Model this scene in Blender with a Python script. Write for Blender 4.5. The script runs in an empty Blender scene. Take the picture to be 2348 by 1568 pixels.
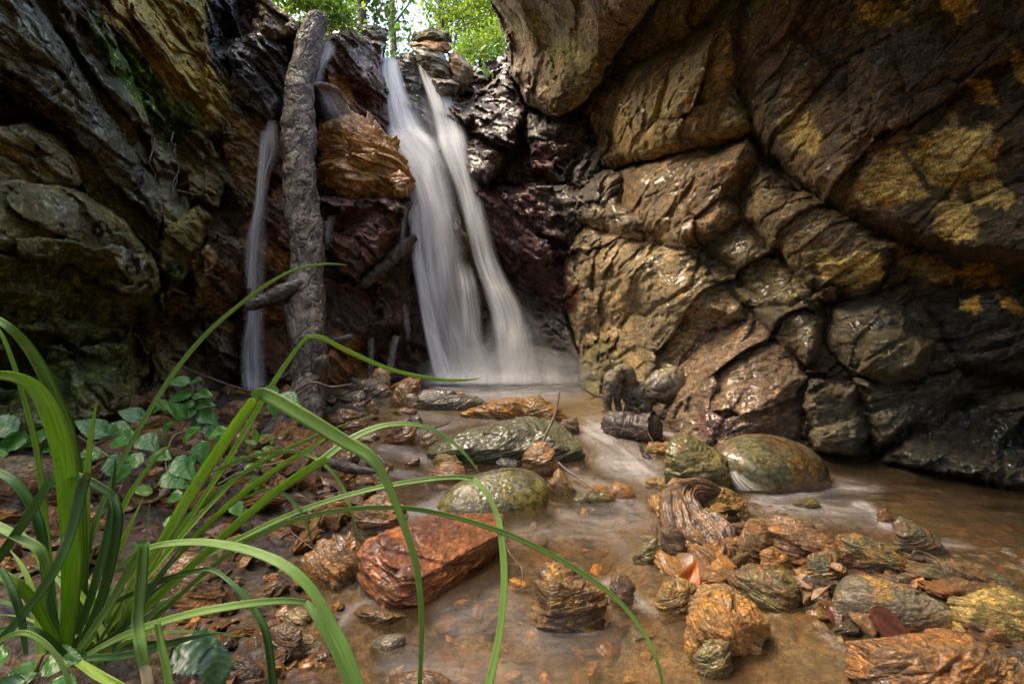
import bpy, bmesh, math, random
import numpy as np
from mathutils import Vector
random.seed(7); RNG = np.random.default_rng(7)
SC = bpy.context.scene; COL = SC.collection
F = 1174.0; CX = 1174.0; CY = 784.0; H = 0.60      # lens (in picture units), picture centre, camera height

# ------------------------------------------------------------------ maths
def sstep(a, b, x):
    t = np.clip((x - a) / (b - a), 0, 1); return t * t * (3 - 2 * t)
_pr = np.random.default_rng(3)
PERM = _pr.permutation(512).astype(np.int32) & 255
PERM = np.concatenate([PERM, PERM, PERM])
G3 = _pr.normal(size=(256, 3)).astype(np.float32); G3 /= np.linalg.norm(G3, axis=1)[:, None]
R3 = _pr.random((256, 3)).astype(np.float32)
def pn(P, seed=0):
    P = P.astype(np.float32); I = np.floor(P).astype(np.int32); f = P - I; I = (I + seed * 17) & 255
    u = f * f * f * (f * (f * 6 - 15) + 10); out = np.zeros(len(P), np.float32)
    for dx in (0, 1):
        a = PERM[(I[:, 0] + dx) & 255]
        wx = u[:, 0] if dx else 1 - u[:, 0]
        for dy in (0, 1):
            b = PERM[(a + I[:, 1] + dy) & 511]
            wy = wx * (u[:, 1] if dy else 1 - u[:, 1])
            for dz in (0, 1):
                g = G3[PERM[(b + I[:, 2] + dz) & 511]]
                w = wy * (u[:, 2] if dz else 1 - u[:, 2])
                out += w * (g[:, 0] * (f[:, 0] - dx) + g[:, 1] * (f[:, 1] - dy) + g[:, 2] * (f[:, 2] - dz))
    return out * 1.5
def fbm(P, oct=4, seed=0, gain=.5, lac=2.03):
    o = 0; a = 1.0
    for k in range(oct):
        o = o + a * pn(P * (lac ** k), seed + k); a *= gain
    return o
def ridged(P, oct=4, seed=0, gain=.55):
    o = 0; a = 1.0
    for k in range(oct):
        o = o + a * (1 - 2 * np.abs(pn(P * (2.1 ** k), seed + k))); a *= gain
    return o
def worley(P, seed=0):
    P = P.astype(np.float32); I = np.floor(P).astype(np.int32); f = P - I
    f1 = np.full(len(P), 9., np.float32); f2 = f1.copy(); idc = np.zeros(len(P), np.int32)
    for dx in (-1, 0, 1):
        a = PERM[(I[:, 0] + dx + seed * 13) & 255]
        for dy in (-1, 0, 1):
            b = PERM[(a + I[:, 1] + dy) & 511]
            for dz in (-1, 0, 1):
                c = PERM[(b + I[:, 2] + dz) & 511]; r = R3[c]
                d = (r[:, 0] + dx - f[:, 0]) ** 2 + (r[:, 1] + dy - f[:, 1]) ** 2 + (r[:, 2] + dz - f[:, 2]) ** 2
                n1 = d < f1
                f2 = np.where(n1, f1, np.minimum(f2, d)); idc = np.where(n1, c, idc); f1 = np.where(n1, d, f1)
    return np.sqrt(f1), np.sqrt(f2), idc
def facet(P, seed=0):
    """every cell of a Voronoi division is a plane with its own tilt and height: chiselled, broken rock; also the distance to the cell's edge"""
    P = P.astype(np.float32); I = np.floor(P).astype(np.int32); f = P - I
    f1 = np.full(len(P), 9., np.float32); f2 = f1.copy(); val = np.zeros(len(P), np.float32)
    for dx in (-1, 0, 1):
        a = PERM[(I[:, 0] + dx + seed * 13) & 255]
        for dy in (-1, 0, 1):
            b = PERM[(a + I[:, 1] + dy) & 511]
            for dz in (-1, 0, 1):
                c = PERM[(b + I[:, 2] + dz) & 511]; r = R3[c]; g = G3[c]
                vx = f[:, 0] - r[:, 0] - dx; vy = f[:, 1] - r[:, 1] - dy; vz = f[:, 2] - r[:, 2] - dz; d = vx * vx + vy * vy + vz * vz
                n1 = d < f1; f2 = np.where(n1, f1, np.minimum(f2, d))
                val = np.where(n1, g[:, 0] * vx + g[:, 1] * vy + g[:, 2] * vz + (r[:, 1] - .5) * .5, val); f1 = np.where(n1, d, f1)
    return val, np.sqrt(f2) - np.sqrt(f1)
def frame(n, t=(0.3, 0.9, 0.1)):
    n = np.array(n, float); n /= np.linalg.norm(n); t = np.array(t, float); a = np.cross(n, t); a /= np.linalg.norm(a)
    b = np.cross(n, a); return np.stack([a, b, n], 1)
def poly_sd(poly, X, Y):
    """signed distance to a polygon, positive inside"""
    p = np.array(poly, float); q = np.roll(p, -1, 0); d2 = np.full(X.shape, 1e12); ins = np.zeros(X.shape, bool)
    for (x0, y0), (x1, y1) in zip(p, q):
        ex, ey = x1 - x0, y1 - y0; L = ex * ex + ey * ey + 1e-9
        t = np.clip(((X - x0) * ex + (Y - y0) * ey) / L, 0, 1)
        d2 = np.minimum(d2, (X - x0 - t * ex) ** 2 + (Y - y0 - t * ey) ** 2)
        if y0 != y1:
            c = ((y0 > Y) != (y1 > Y)) & (X < ex * (Y - y0) / ey + x0); ins ^= c
    d = np.sqrt(d2); return np.where(ins, d, -d)
def zw(y):
    """height of the stream's surface: it steps down from the pool to the near water"""
    y = np.asarray(y, float); return 0.2 * sstep(2.2, 4.0, y)
def W(px, py, d):
    return np.array([(px - CX) / F * d, d, H + (CY - py) / F * d])
def ghit(px, py, h=0.0):
    lo, hi = 0.2, 12.0
    k = (py - CY) / F
    for _ in range(40):
        m = (lo + hi) / 2
        if H - k * m > float(zw(m)) + h: lo = m
        else: hi = m
    return lo
def topx(P):
    y = np.maximum(P[:, 1], .05)
    return CX + P[:, 0] / y * F, CY + (H - P[:, 2]) / y * F

# ------------------------------------------------------------------ objects
def tag(o, label=None, cat=None, group=None, kind=None):
    if label: o['label'] = label
    if cat: o['category'] = cat
    if group: o['group'] = group
    if kind: o['kind'] = kind
    return o
def mesh(name, V, Fc, mat, parent=None, smooth=True, attrs=None, uv=None):
    me = bpy.data.meshes.new(name)
    V = np.asarray(V, np.float32); Fc = np.asarray(Fc, np.int32); n, k = Fc.shape
    me.vertices.add(len(V)); me.vertices.foreach_set('co', V.ravel())
    me.loops.add(n * k); me.loops.foreach_set('vertex_index', Fc.ravel())
    me.polygons.add(n); me.polygons.foreach_set('loop_start', np.arange(0, n * k, k, dtype=np.int32))
    me.polygons.foreach_set('loop_total', np.full(n, k, np.int32))
    me.polygons.foreach_set('use_smooth', np.full(n, smooth))
    me.update(calc_edges=True)
    for an, a in (attrs or {}).items():
        a = np.asarray(a, np.float32)
        if a.ndim == 2:
            at = me.color_attributes.new(an, 'FLOAT_COLOR', 'POINT')
            at.data.foreach_set('color', np.concatenate([a, np.ones((len(a), 1), np.float32)], 1).ravel())
        else:
            at = me.attributes.new(an, 'FLOAT', 'POINT'); at.data.foreach_set('value', a)
    if uv is not None:
        l = me.uv_layers.new(name='UVMap'); l.data.foreach_set('uv', np.asarray(uv, np.float32)[Fc.ravel()].ravel())
    me.materials.append(mat)
    o = bpy.data.objects.new(name, me); COL.objects.link(o)
    if parent is not None: o.parent = parent
    return o
def empty(name, loc=(0, 0, 0)):
    o = bpy.data.objects.new(name, None); COL.objects.link(o); o.location = loc; o.empty_display_size = .1; return o
def recentre(o, c):
    c = np.array(c, np.float32); me = o.data; n = len(me.vertices); co = np.empty(n * 3, np.float32)
    me.vertices.foreach_get('co', co); co = co.reshape(-1, 3) - c; me.vertices.foreach_set('co', co.ravel()); me.update()
    o.location = [float(v) for v in c]; return o
def grid_faces(nu, nv, wrap=False):
    i = np.arange(nu if wrap else nu - 1)[:, None]; j = np.arange(nv - 1)[None, :]; i2 = (i + 1) % nu
    return np.stack([i * nv + j, i2 * nv + j, i2 * nv + j + 1, i * nv + j + 1], -1).reshape(-1, 4)

# ------------------------------------------------------------------ materials
class NT:
    def __init__(s, name):
        s.m = bpy.data.materials.new(name); s.m.use_nodes = True; s.t = s.m.node_tree; s.t.nodes.clear()
        s.out = s.n('ShaderNodeOutputMaterial')
    def n(s, typ, **kw):
        nd = s.t.nodes.new(typ)
        for k, v in kw.items(): setattr(nd, k, v)
        return nd
    def put(s, sock, v):
        if v is None: return
        if isinstance(v, bpy.types.NodeSocket): s.t.links.new(v, sock)
        else:
            try: sock.default_value = v
            except Exception: sock.default_value = tuple(v) + (1,)
    def math(s, op, a, b=0.5, c=None, clamp=False):
        nd = s.n('ShaderNodeMath', operation=op, use_clamp=clamp)
        s.put(nd.inputs[0], a); s.put(nd.inputs[1], b)
        if c is not None: s.put(nd.inputs[2], c)
        return nd.outputs[0]
    def mix(s, f, a, b, blend='MIX'):
        nd = s.n('ShaderNodeMix', data_type='RGBA', blend_type=blend)
        s.put(nd.inputs['Factor'], f); s.put(nd.inputs[6], a); s.put(nd.inputs[7], b); return nd.outputs[2]
    def rng(s, v, a, b, c, d, smooth=True):
        nd = s.n('ShaderNodeMapRange'); nd.interpolation_type = 'SMOOTHSTEP' if smooth else 'LINEAR'
        s.put(nd.inputs[0], v)
        for i, x in enumerate((a, b, c, d)): s.put(nd.inputs[i + 1], x)
        return nd.outputs[0]
    def pos(s, kind='Object'):
        return s.n('ShaderNodeTexCoord').outputs[kind]
    def mapping(s, v, rot=(0, 0, 0), scale=(1, 1, 1)):
        nd = s.n('ShaderNodeMapping'); s.put(nd.inputs['Vector'], v)
        nd.inputs['Rotation'].default_value = rot; nd.inputs['Scale'].default_value = scale; return nd.outputs[0]
    def noise(s, v, scale, det=5, rough=.55, dist=0, typ='FBM'):
        nd = s.n('ShaderNodeTexNoise', noise_type=typ); s.put(nd.inputs['Vector'], v)
        nd.inputs['Scale'].default_value = scale; nd.inputs['Detail'].default_value = det
        nd.inputs['Roughness'].default_value = rough; nd.inputs['Distortion'].default_value = dist
        return nd.outputs['Fac']
    def vor(s, v, scale, feat='DISTANCE_TO_EDGE'):
        nd = s.n('ShaderNodeTexVoronoi', feature=feat); s.put(nd.inputs['Vector'], v); nd.inputs['Scale'].default_value = scale
        return nd.outputs['Distance']
    def attr(s, name, out='Fac'):
        return s.n('ShaderNodeAttribute', attribute_name=name).outputs[out]
    def bump(s, h, strength=1, dist=.01, normal=None):
        nd = s.n('ShaderNodeBump'); nd.inputs['Strength'].default_value = strength; nd.inputs['Distance'].default_value = dist
        s.put(nd.inputs['Height'], h)
        if normal is not None: s.put(nd.inputs['Normal'], normal)
        return nd.outputs[0]
    def bsdf(s, **kw):
        nd = s.n('ShaderNodeBsdfPrincipled')
        for k, v in kw.items(): s.put(nd.inputs[k.replace('_', ' ')], v)
        s.t.links.new(nd.outputs[0], s.out.inputs[0]); return nd

def rock_mat(name, fs=1.0, bumpd=.012, wet=.5, coat=.35, use_attr=True, col=None, col2=None, rot=(0.4, 0.5, 0.2), squash=4.0):
    """wet schist: colour from the stone's own tint, mineral mottling, bedding lines, and a broken wet gloss"""
    k = NT(name); p = k.pos('Object')
    if use_attr:
        base = k.attr('col', 'Color')
    else:
        f = k.rng(k.noise(p, 6 * fs, 4, .6), .38, .62, 0, 1); base = k.mix(f, col, col2)
    st = k.mapping(p, rot, (1, 1, squash))
    n1 = k.noise(p, 3.5 * fs, 5, .62); n2 = k.noise(st, 16 * fs, 5, .65, .3); n3 = k.noise(p, 90 * fs, 3, .6)
    v = k.rng(n1, .3, .7, .55, 1.5); c = k.mix(1, base, v, 'MULTIPLY')
    v2 = k.rng(n2, .32, .68, .42, 1.6); c = k.mix(1, c, v2, 'MULTIPLY')
    v3 = k.rng(n3, .3, .7, .6, 1.45); c = k.mix(1, c, v3, 'MULTIPLY')
    dw = k.n('ShaderNodeVectorMath', operation='ADD'); k.put(dw.inputs[0], st); nz = k.n('ShaderNodeTexNoise'); k.put(nz.inputs['Vector'], st); nz.inputs['Scale'].default_value = 7 * fs; nz.inputs['Detail'].default_value = 3
    sc = k.n('ShaderNodeVectorMath', operation='SCALE'); k.put(sc.inputs[0], nz.outputs['Color']); sc.inputs['Scale'].default_value = .16 / fs; k.t.links.new(sc.outputs[0], dw.inputs[1])
    ck = k.rng(k.vor(dw.outputs[0], 9 * fs), 0, .045, .30, 1); c = k.mix(k.rng(n1, .4, .55, .25, 1), c, k.mix(1, c, ck, 'MULTIPLY'))
    sp = k.rng(k.noise(st, 38 * fs, 4, .7), .36, .46, .4, 1); c = k.mix(.8, c, k.mix(1, c, sp, 'MULTIPLY'))
    rust = k.rng(k.noise(p, 7 * fs, 5, .6, .6), .55, .68, 0, .45); c = k.mix(rust, c, k.mix(1, c, (1.38, 1.04, .55, 1), 'MULTIPLY'))
    m = k.attr('moss') if use_attr else 0.0
    if use_attr:
        mf = k.math('MULTIPLY', m, k.rng(k.noise(p, 14 * fs, 6, .7), .36, .58, 0, 1), clamp=True)
        mc = k.mix(k.rng(k.noise(p, 60 * fs, 3, .6), .3, .7, 0, 1), (.035, .045, .008, 1), (.16, .20, .03, 1))
        c = k.mix(mf, c, mc)
    h = k.math('ADD', k.math('MULTIPLY', k.noise(st, 50 * fs, 4, .7, .1), .8), k.math('MULTIPLY', k.noise(st, 12 * fs, 2, .5, .1), .10))
    cr = ck
    h = k.math('ADD', h, k.math('MULTIPLY', cr, .22))
    h = k.math('ADD', h, k.math('MULTIPLY', k.noise(p, 55 * fs, 3, .7), .22))
    nrm = k.bump(h, 1, bumpd / fs * 1.5)
    w = k.attr('wet') if use_attr else wet
    wn = k.rng(k.noise(p, 2.6 * fs, 6, .65), .38, .62, -.5, .3)
    wf = k.math('ADD', w, wn, clamp=True)
    r = k.rng(wf, 0, 1, .9, .22, False)
    if use_attr: r = k.math('ADD', r, k.math('MULTIPLY', mf, .3), clamp=True)
    b = k.bsdf(Base_Color=c, Roughness=r, Normal=nrm, Coat_Weight=k.math('MULTIPLY', wf, coat), Coat_Roughness=.1)
    b.inputs['Specular IOR Level'].default_value = .55
    return k.m
# ------------------------------------------------------------------ cliffs: base relief + rock masses
M_CLIFF = rock_mat('wet_cliff_rock', 1.1, .016, squash=3.2, coat=.5)
CTRL = [(560,880,4.6),(760,860,4.7),(900,870,5.2),(1000,860,5.5),(1150,865,5.5),(1290,870,5.4),(900,500,5.1),(1000,300,5.6),
 (900,130,5.9),(1000,130,6.1),(1100,600,5.6),(1200,400,5.5),(1240,700,5.7),(1200,250,5.6),(1150,100,5.8),(1340,350,5.1),(1300,500,5.2),
 (600,600,4.6),(560,300,4.8),(600,100,5.0),(750,100,5.3),(450,700,4.3),(400,400,4.1),(400,100,4.3),(480,880,4.2),(500,-300,4.6),
 (350,890,3.8),(370,600,3.7),(300,300,3.6),(200,0,3.4),(0,950,2.75),(0,600,2.6),(0,200,2.7),(0,-300,2.8),(-800,900,1.45),(-800,200,1.45),
 (-800,-600,1.5),(-1900,800,.95),(-1900,0,.95),(-1900,-1000,1.),
 (1400,890,4.6),(1500,940,3.7),(1650,1000,2.95),(1850,1010,2.88),(2060,1040,2.68),(2348,1085,2.36),(1500,600,4.0),(1700,700,3.3),
 (1600,400,3.6),(1500,250,3.9),(1900,500,2.9),(1900,850,2.9),(2200,800,2.55),(2348,500,2.2),(2348,100,2.1),(2000,100,2.6),(1700,100,3.1),
 (1400,100,4.2),(3200,800,1.4),(3200,100,1.25),(3900,500,1.0),(2000,-800,1.65),(1500,-600,2.2),(3000,-800,1.15),(1200,-800,2.1),
 (1200,-1600,1.4),(2000,-1600,1.1),(3500,-1600,.8),(1300,-200,3.4),(1100,1150,4.6),(200,1150,2.2),(1700,1150,2.6),(2348,1200,2.0)]
_cp = np.array(CTRL, float)
def _tps(r2): return np.where(r2 > 0, r2 * np.log(r2 + 1e-12), 0) * .5
_X = _cp[:, :2] / 1000
_K = _tps(((_X[:, None] - _X[None]) ** 2).sum(-1)) + np.eye(len(_X)) * 1e-4
_A = np.zeros((len(_X) + 3,) * 2); _A[:-3, :-3] = _K; _A[:-3, -3] = 1; _A[:-3, -2:] = _X; _A[-3, :-3] = 1; _A[-2:, :-3] = _X.T
_S = np.linalg.solve(_A, np.concatenate([1 / _cp[:, 2], np.zeros(3)]))
def base_depth(px, py):
    q = np.stack([px, py], -1) / 1000; o = np.full(len(q), _S[-3]) + q @ _S[-2:]
    for i in range(len(_X)): o += _S[i] * _tps(((q - _X[i]) ** 2).sum(-1))
    return 1 / np.clip(o, .12, 1.6)

# rock masses of the walls: outline in picture units, offset in front of the wall (m), bulge (m), edge softness, colour, wetness, moss
BR = (.135, .088, .045); OL = (.115, .09, .04); DK = (.045, .035, .027); RD = (.075, .042, .03); OC = (.26, .16, .05); GR = (.085, .08, .065)
OR = (.27, .115, .03); YL = (.38, .29, .11); DG = (.05, .047, .035)
MASS = [
 ([(1117,-1700),(1117,0),(1150,70),(1165,107),(1182,173),(1212,233),(1255,260),(1282,263),(1315,247),(1349,213),(1375,180),(1399,133),(1449,60),(1499,0),(1560,-150),(1620,-1700)], 1.15, .35, 90, (.15,.105,.05), .22, 0),
 ([(1356,258),(1400,180),(1480,140),(1550,110),(1620,70),(1680,0),(1720,-60),(1700,60),(1690,180),(1700,240),(1725,290),(1700,310),(1560,345),(1440,375),(1345,400),(1370,330)], .35, .3, 60, (.21,.145,.055), .5, .15),
 ([(1340,262),(1399,140),(1449,60),(1499,0),(1600,-200),(1720,-100),(1680,10),(1600,70),(1500,130),(1410,180)], .1, .2, 50, (.19,.15,.05), .25, .3),
 ([(1420,395),(1560,360),(1715,320),(1740,380),(1700,420),(1690,460),(1700,500),(1640,560),(1570,575),(1490,555),(1460,520),(1415,460)], .3, .28, 60, (.17,.115,.06), .75, 0),
 ([(1345,420),(1380,390),(1420,400),(1415,460),(1460,520),(1470,550),(1330,510),(1320,490)], .55, .2, 40, (.13,.1,.065), .85, 0),
 ([(1310,560),(1350,520),(1470,555),(1570,575),(1640,640),(1690,700),(1700,730),(1600,765),(1550,830),(1540,900),(1440,930),(1350,900),(1330,800),(1300,690),(1295,620)], .38, .32, 130, (.19,.14,.08), .85, .06),
 ([(1335,830),(1370,780),(1410,790),(1440,860),(1430,930),(1345,920)], .75, .15, 30, OL, .8, .3),
 ([(1550,840),(1600,765),(1720,725),(1800,800),(1850,870),(1850,1040),(1760,1040),(1640,1040),(1540,990),(1500,900)], .22, .26, 150, (.15,.1,.07), .85, .05),
 ([(1570,575),(1700,500),(1800,600),(1880,680),(1870,700),(1740,715),(1690,690),(1640,630)], .15, .22, 40, (.12,.095,.05), .55, 0),
 ([(1700,420),(1745,375),(1830,440),(1990,520),(2060,560),(2040,640),(1960,690),(1880,685),(1800,600),(1700,500)], .25, .25, 60, (.12,.09,.045), .4, 0),
 ([(1700,-400),(1690,0),(1680,60),(1690,180),(1720,290),(1760,350),(1840,420),(1950,500),(2060,550),(2200,590),(2348,620),(2800,600),(2800,-400)], .3, .3, 60, (.085,.06,.032), .45, 0),
 ([(1800,180),(1785,330),(1850,420),(1960,480),(1990,350),(1960,260),(1900,220)], .5, .2, 50, BR, .35, 0),
 ([(1960,350),(1940,430),(2000,485),(2100,475),(2130,400),(2120,330),(2080,260),(2000,200)], .55, .22, 50, BR, .4, 0),
 ([(2100,320),(2090,400),(2150,440),(2280,410),(2310,300),(2200,250)], .55, .22, 50, OL, .1, 0),
 ([(2120,440),(2150,540),(2280,570),(2340,480),(2240,420)], .5, .18, 40, OL, .1, 0),
 ([(2040,-80),(2030,0),(2060,50),(2130,60),(2200,10),(2220,-80)], .55, .2, 40, OL, .1, 0),
 ([(1960,-60),(1940,60),(1990,70),(2080,50),(2120,-40)], .5, .2, 40, OL, .1, 0),
 ([(1890,700),(1920,680),(2020,680),(2100,720),(2130,820),(2080,870),(1960,860),(1900,800)], .28, .22, 80, (.075,.065,.045), .75, 0),
 ([(1985,770),(2060,750),(2140,790),(2120,860),(2040,880),(1975,850)], .6, .15, 40, OL, .5, .1),
 ([(1730,710),(1850,695),(1885,740),(1880,800),(1850,830),(1790,790)], .3, .2, 40, (.095,.075,.045), .6, 0),
 ([(1860,880),(1960,890),(1985,1000),(1960,1035),(1870,1030),(1850,930)], .5, .15, 30, (.09,.075,.05), .7, 0),
 ([(1960,870),(2080,880),(2200,860),(2230,900),(2160,960),(2060,1000),(2010,1035),(1985,960)], .4, .18, 40, (.07,.06,.04), .7, .1),
 ([(2030,1060),(2060,1000),(2180,940),(2348,900),(2800,880),(2800,1200),(2348,1110),(2150,1075)], .35, .2, 40, (.04,.036,.026), .7, 0),
 ([(2120,700),(2348,640),(2800,600),(2800,900),(2348,880),(2200,850)], .1, .2, 50, (.035,.03,.022), .5, 0),
 # left wall
 ([(-300,-200),(60,-200),(70,0),(160,130),(250,270),(370,440),(365,510),(260,410),(150,270),(60,180),(-300,20)], .35, .2, 50, (.055,.058,.06), .98, 0),
 ([(120,-100),(200,-100),(240,60),(330,250),(345,310),(300,270),(230,190),(150,60)], .5, .12, 25, (.06,.06,.06), .95, 0),
 ([(370,430),(345,300),(250,120),(310,200),(400,300),(430,420),(420,520),(380,520)], .25, .15, 30, GR, .6, .25),
 ([(215,-200),(480,-200),(485,110),(530,200),(545,300),(470,310),(400,260),(330,120),(240,40)], .25, .2, 60, (.17,.125,.05), .4, .35),
 ([(-300,430),(60,420),(170,440),(270,500),(350,600),(372,700),(355,780),(330,860),(300,930),(150,990),(0,1010),(-300,1050)], .6, .3, 90, (.10,.085,.04), .6, .75),
 ([(-50,300),(60,290),(150,330),(180,420),(60,430),(-50,440)], .35, .2, 40, (.09,.075,.045), .6, .1),
 ([(380,530),(450,480),(480,500),(440,600),(400,650),(370,620)], .35, .15, 25, OL, .5, .4),
 ([(440,600),(500,540),(560,560),(570,660),(520,720),(450,690)], .3, .18, 30, BR, .6, .15),
 ([(390,660),(460,700),(520,740),(540,860),(500,920),(350,920),(365,760)], .35, .2, 35, (.08,.062,.045), .75, .1),
 ([(400,300),(470,310),(520,400),(500,470),(430,440)], .3, .15, 30, (.12,.09,.05), .35, .25),
 ([(478,-200),(545,-200),(545,130),(500,160),(482,110)], .05, .15, 20, (.03,.03,.032), .95, 0),
 ([(530,110),(600,70),(655,110),(650,230),(615,280),(540,270)], .35, .18, 40, (.07,.065,.06), .95, 0),
 ([(540,270),(610,275),(625,330),(610,420),(585,520),(530,420),(515,320)], .3, .15, 30, (.2,.12,.04), .85, 0),
 ([(555,520),(640,430),(680,500),(690,640),(660,740),(560,760)], .2, .15, 40, (.16,.07,.03), .9, 0),
 ([(560,760),(660,745),(690,800),(690,900),(560,920)], .25, .15, 40, (.17,.08,.03), .9, 0),
 ([(580,-40),(640,-60),(700,20),(690,80),(640,90),(600,70)], .4, .18, 30, (.15,.1,.05), .5, .1),
 # behind the log and around the falls
 ([(720,90),(800,70),(870,110),(885,250),(890,320),(820,270),(760,250),(715,200)], .3, .2, 40, (.10,.055,.04), .85, 0),
 ([(735,455),(800,460),(880,455),(935,470),(920,520),(870,590),(820,640),(770,610),(745,560)], .45, .2, 30, (.12,.055,.032), .85, 0),
 ([(690,640),(760,640),(830,620),(930,600),(960,700),(985,860),(980,920),(760,920),(690,880)], .15, .2, 60, (.085,.045,.038), .92, 0),
 ([(700,880),(720,780),(780,760),(830,780),(840,900)], .35, .15, 40, (.19,.09,.035), .9, 0),
 ([(1005,560),(1050,500),(1085,560),(1110,650),(1145,740),(1160,900),(1050,900),(1065,760),(1030,660)], .3, .15, 30, (.10,.065,.04), .85, 0),
 ([(905,150),(960,140),(985,230),(1005,340),(960,290),(925,230)], .1, .15, 25, DK, .8, 0),
 ([(1000,240),(1060,250),(1160,170),(1200,260),(1180,330),(1120,420),(1080,400),(1050,330)], .25, .2, 40, (.06,.042,.035), .85, 0),
 ([(1090,430),(1200,430),(1290,480),(1300,600),(1290,760),(1180,640),(1120,560)], .15, .2, 50, (.07,.03,.03), .92, 0),
 ([(1200,270),(1350,280),(1390,400),(1300,420),(1230,400)], .2, .2, 40, (.05,.04,.03), .5, 0),
 ([(1200,430),(1330,400),(1380,400),(1330,520),(1290,560),(1280,480)], .2, .18, 40, (.06,.045,.035), .85, 0),
 ([(1160,640),(1290,720),(1330,860),(1330,910),(1170,910)], .25, .2, 60, (.055,.04,.035), .7, 0),
]
# colour patches with their own outline (lichen crusts, moss, rust, a near-black strip, other tints): poly, colour, feather, moss, wet
PATCH = [
 ([(1800,265),(1850,255),(1880,300),(1880,350),(1800,335),(1785,290)], YL, 12, 0, .05),
 ([(2100,330),(2150,300),(2190,265),(2215,300),(2260,280),(2300,330),(2270,400),(2190,440),(2130,420),(2095,370)], (.40,.31,.12), 10, 0, .02),
 ([(2010,350),(2060,330),(2100,400),(2130,450),(2090,460),(2060,470),(2010,480),(1955,460),(1950,430)], YL, 12, 0, .05),
 ([(2140,470),(2200,450),(2230,480),(2250,540),(2190,560),(2135,520)], (.38,.29,.11), 10, 0, .02),
 ([(2220,420),(2280,410),(2330,440),(2310,480),(2240,465)], (.38,.29,.11), 10, 0, .02),
 ([(1865,600),(1900,580),(1990,578),(2025,600),(2020,640),(1960,665),(1900,640)], (.42,.32,.12), 8, 0, .02),
 ([(2050,560),(2140,590),(2190,620),(2180,650),(2110,640),(2060,610)], (.38,.29,.11), 8, 0, .02),
 ([(2190,610),(2270,600),(2300,650),(2250,665),(2200,640)], (.30,.2,.035), 8, 0, .02),
 ([(2200,690),(2240,680),(2250,710),(2210,715)], (.38,.26,.06), 6, 0, .02),
 ([(2290,680),(2330,690),(2348,730),(2300,710)], (.38,.26,.06), 6, 0, .02),
 ([(2225,190),(2270,185),(2290,240),(2240,240)], (.38,.26,.06), 8, 0, .02),
 ([(1960,0),(2090,0),(2080,45),(2020,65),(1980,50)], (.36,.26,.06), 8, 0, .02),
 ([(2150,-30),(2240,-30),(2240,30),(2200,60),(2160,20)], (.36,.26,.06), 8, 0, .02),
 ([(2310,100),(2348,120),(2360,200),(2330,180)], (.36,.26,.06), 8, 0, .02),
 ([(1165,60),(1220,20),(1300,60),(1380,150),(1340,220),(1290,150),(1230,90)], (.16,.14,.05), 40, .25, .2),
 ([(1710,0),(1760,0),(1765,15),(1720,30)], (.12,.15,.02), 8, .9, .2),
 ([(1200,340),(1290,330),(1290,400),(1230,430)], (.085,.03,.026), 20, 0, .9),
 ([(1300,640),(1330,660),(1320,730),(1290,700)], (.10,.032,.028), 12, 0, .9),
 ([(1600,930),(1680,950),(1700,1010),(1600,1000)], (.075,.035,.03), 20, 0, .9),
 ([(225,90),(290,95),(370,190),(395,240),(440,230),(450,275),(405,340),(375,330),(330,250),(250,160)], (.10,.24,.03), 12, 2.6, .2),
 ([(380,600),(415,590),(410,650),(380,640)], (.05,.1,.02), 6, 2.5, .3),
 ([(60,580),(180,570),(260,650),(290,760),(290,860),(180,900),(0,930),(-100,900),(-100,560),(0,570)], (.095,.105,.018), 50, 1.3, .4),
 ([(100,440),(200,470),(300,560),(340,620),(300,640),(200,540),(120,500)], (.09,.09,.09), 20, -.5, 1.),
 ([(380,150),(470,160),(530,220),(545,300),(480,260),(420,220)], (.27,.2,.07), 20, -.2, .2),
 ([(800,440),(935,430),(940,470),(800,470)], (.03,.02,.02), 10, 0, .8),  # near-black strip below the ochre boulder
 ([(600,320),(640,330),(640,420),(600,440)], (.24,.11,.03), 15, 0, .9),
 ([(590,560),(660,570),(660,620),(590,620)], (.30,.14,.03), 15, 0, .9),
 ([(590,690),(680,690),(670,730),(600,740)], (.3,.14,.03), 15, 0, .9),
 ([(500,700),(560,690),(560,760),(520,770)], (.22,.11,.03), 15, 0, .8),
 ([(770,780),(830,790),(830,880),(770,880)], (.32,.16,.04), 15, 0, .9),
 ([(720,160),(800,190),(830,250),(770,240)], (.30,.13,.03), 15, 0, .9),
]
SKY = [(330,-700),(560,-60),(640,15),(700,60),(770,75),(790,62),(850,60),(878,78),(886,138),(900,146),(915,122),(945,118),(985,165),(1040,190),(1075,160),(1100,140),(1150,128),(1166,108),(1150,70),(1117,0),(1117,-1900),(330,-1900)]
def axis(a0, f0, f1, a1, step, gr=1.12):
    m = list(np.arange(f0, f1 + step, step)); s = step; x = f0; L = []
    while x > a0: s *= gr; x -= s; L.append(x)
    s = step; x = m[-1]; Rr = []
    while x < a1: s *= gr; x += s; Rr.append(x)
    return np.array(L[::-1] + m + Rr)
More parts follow.
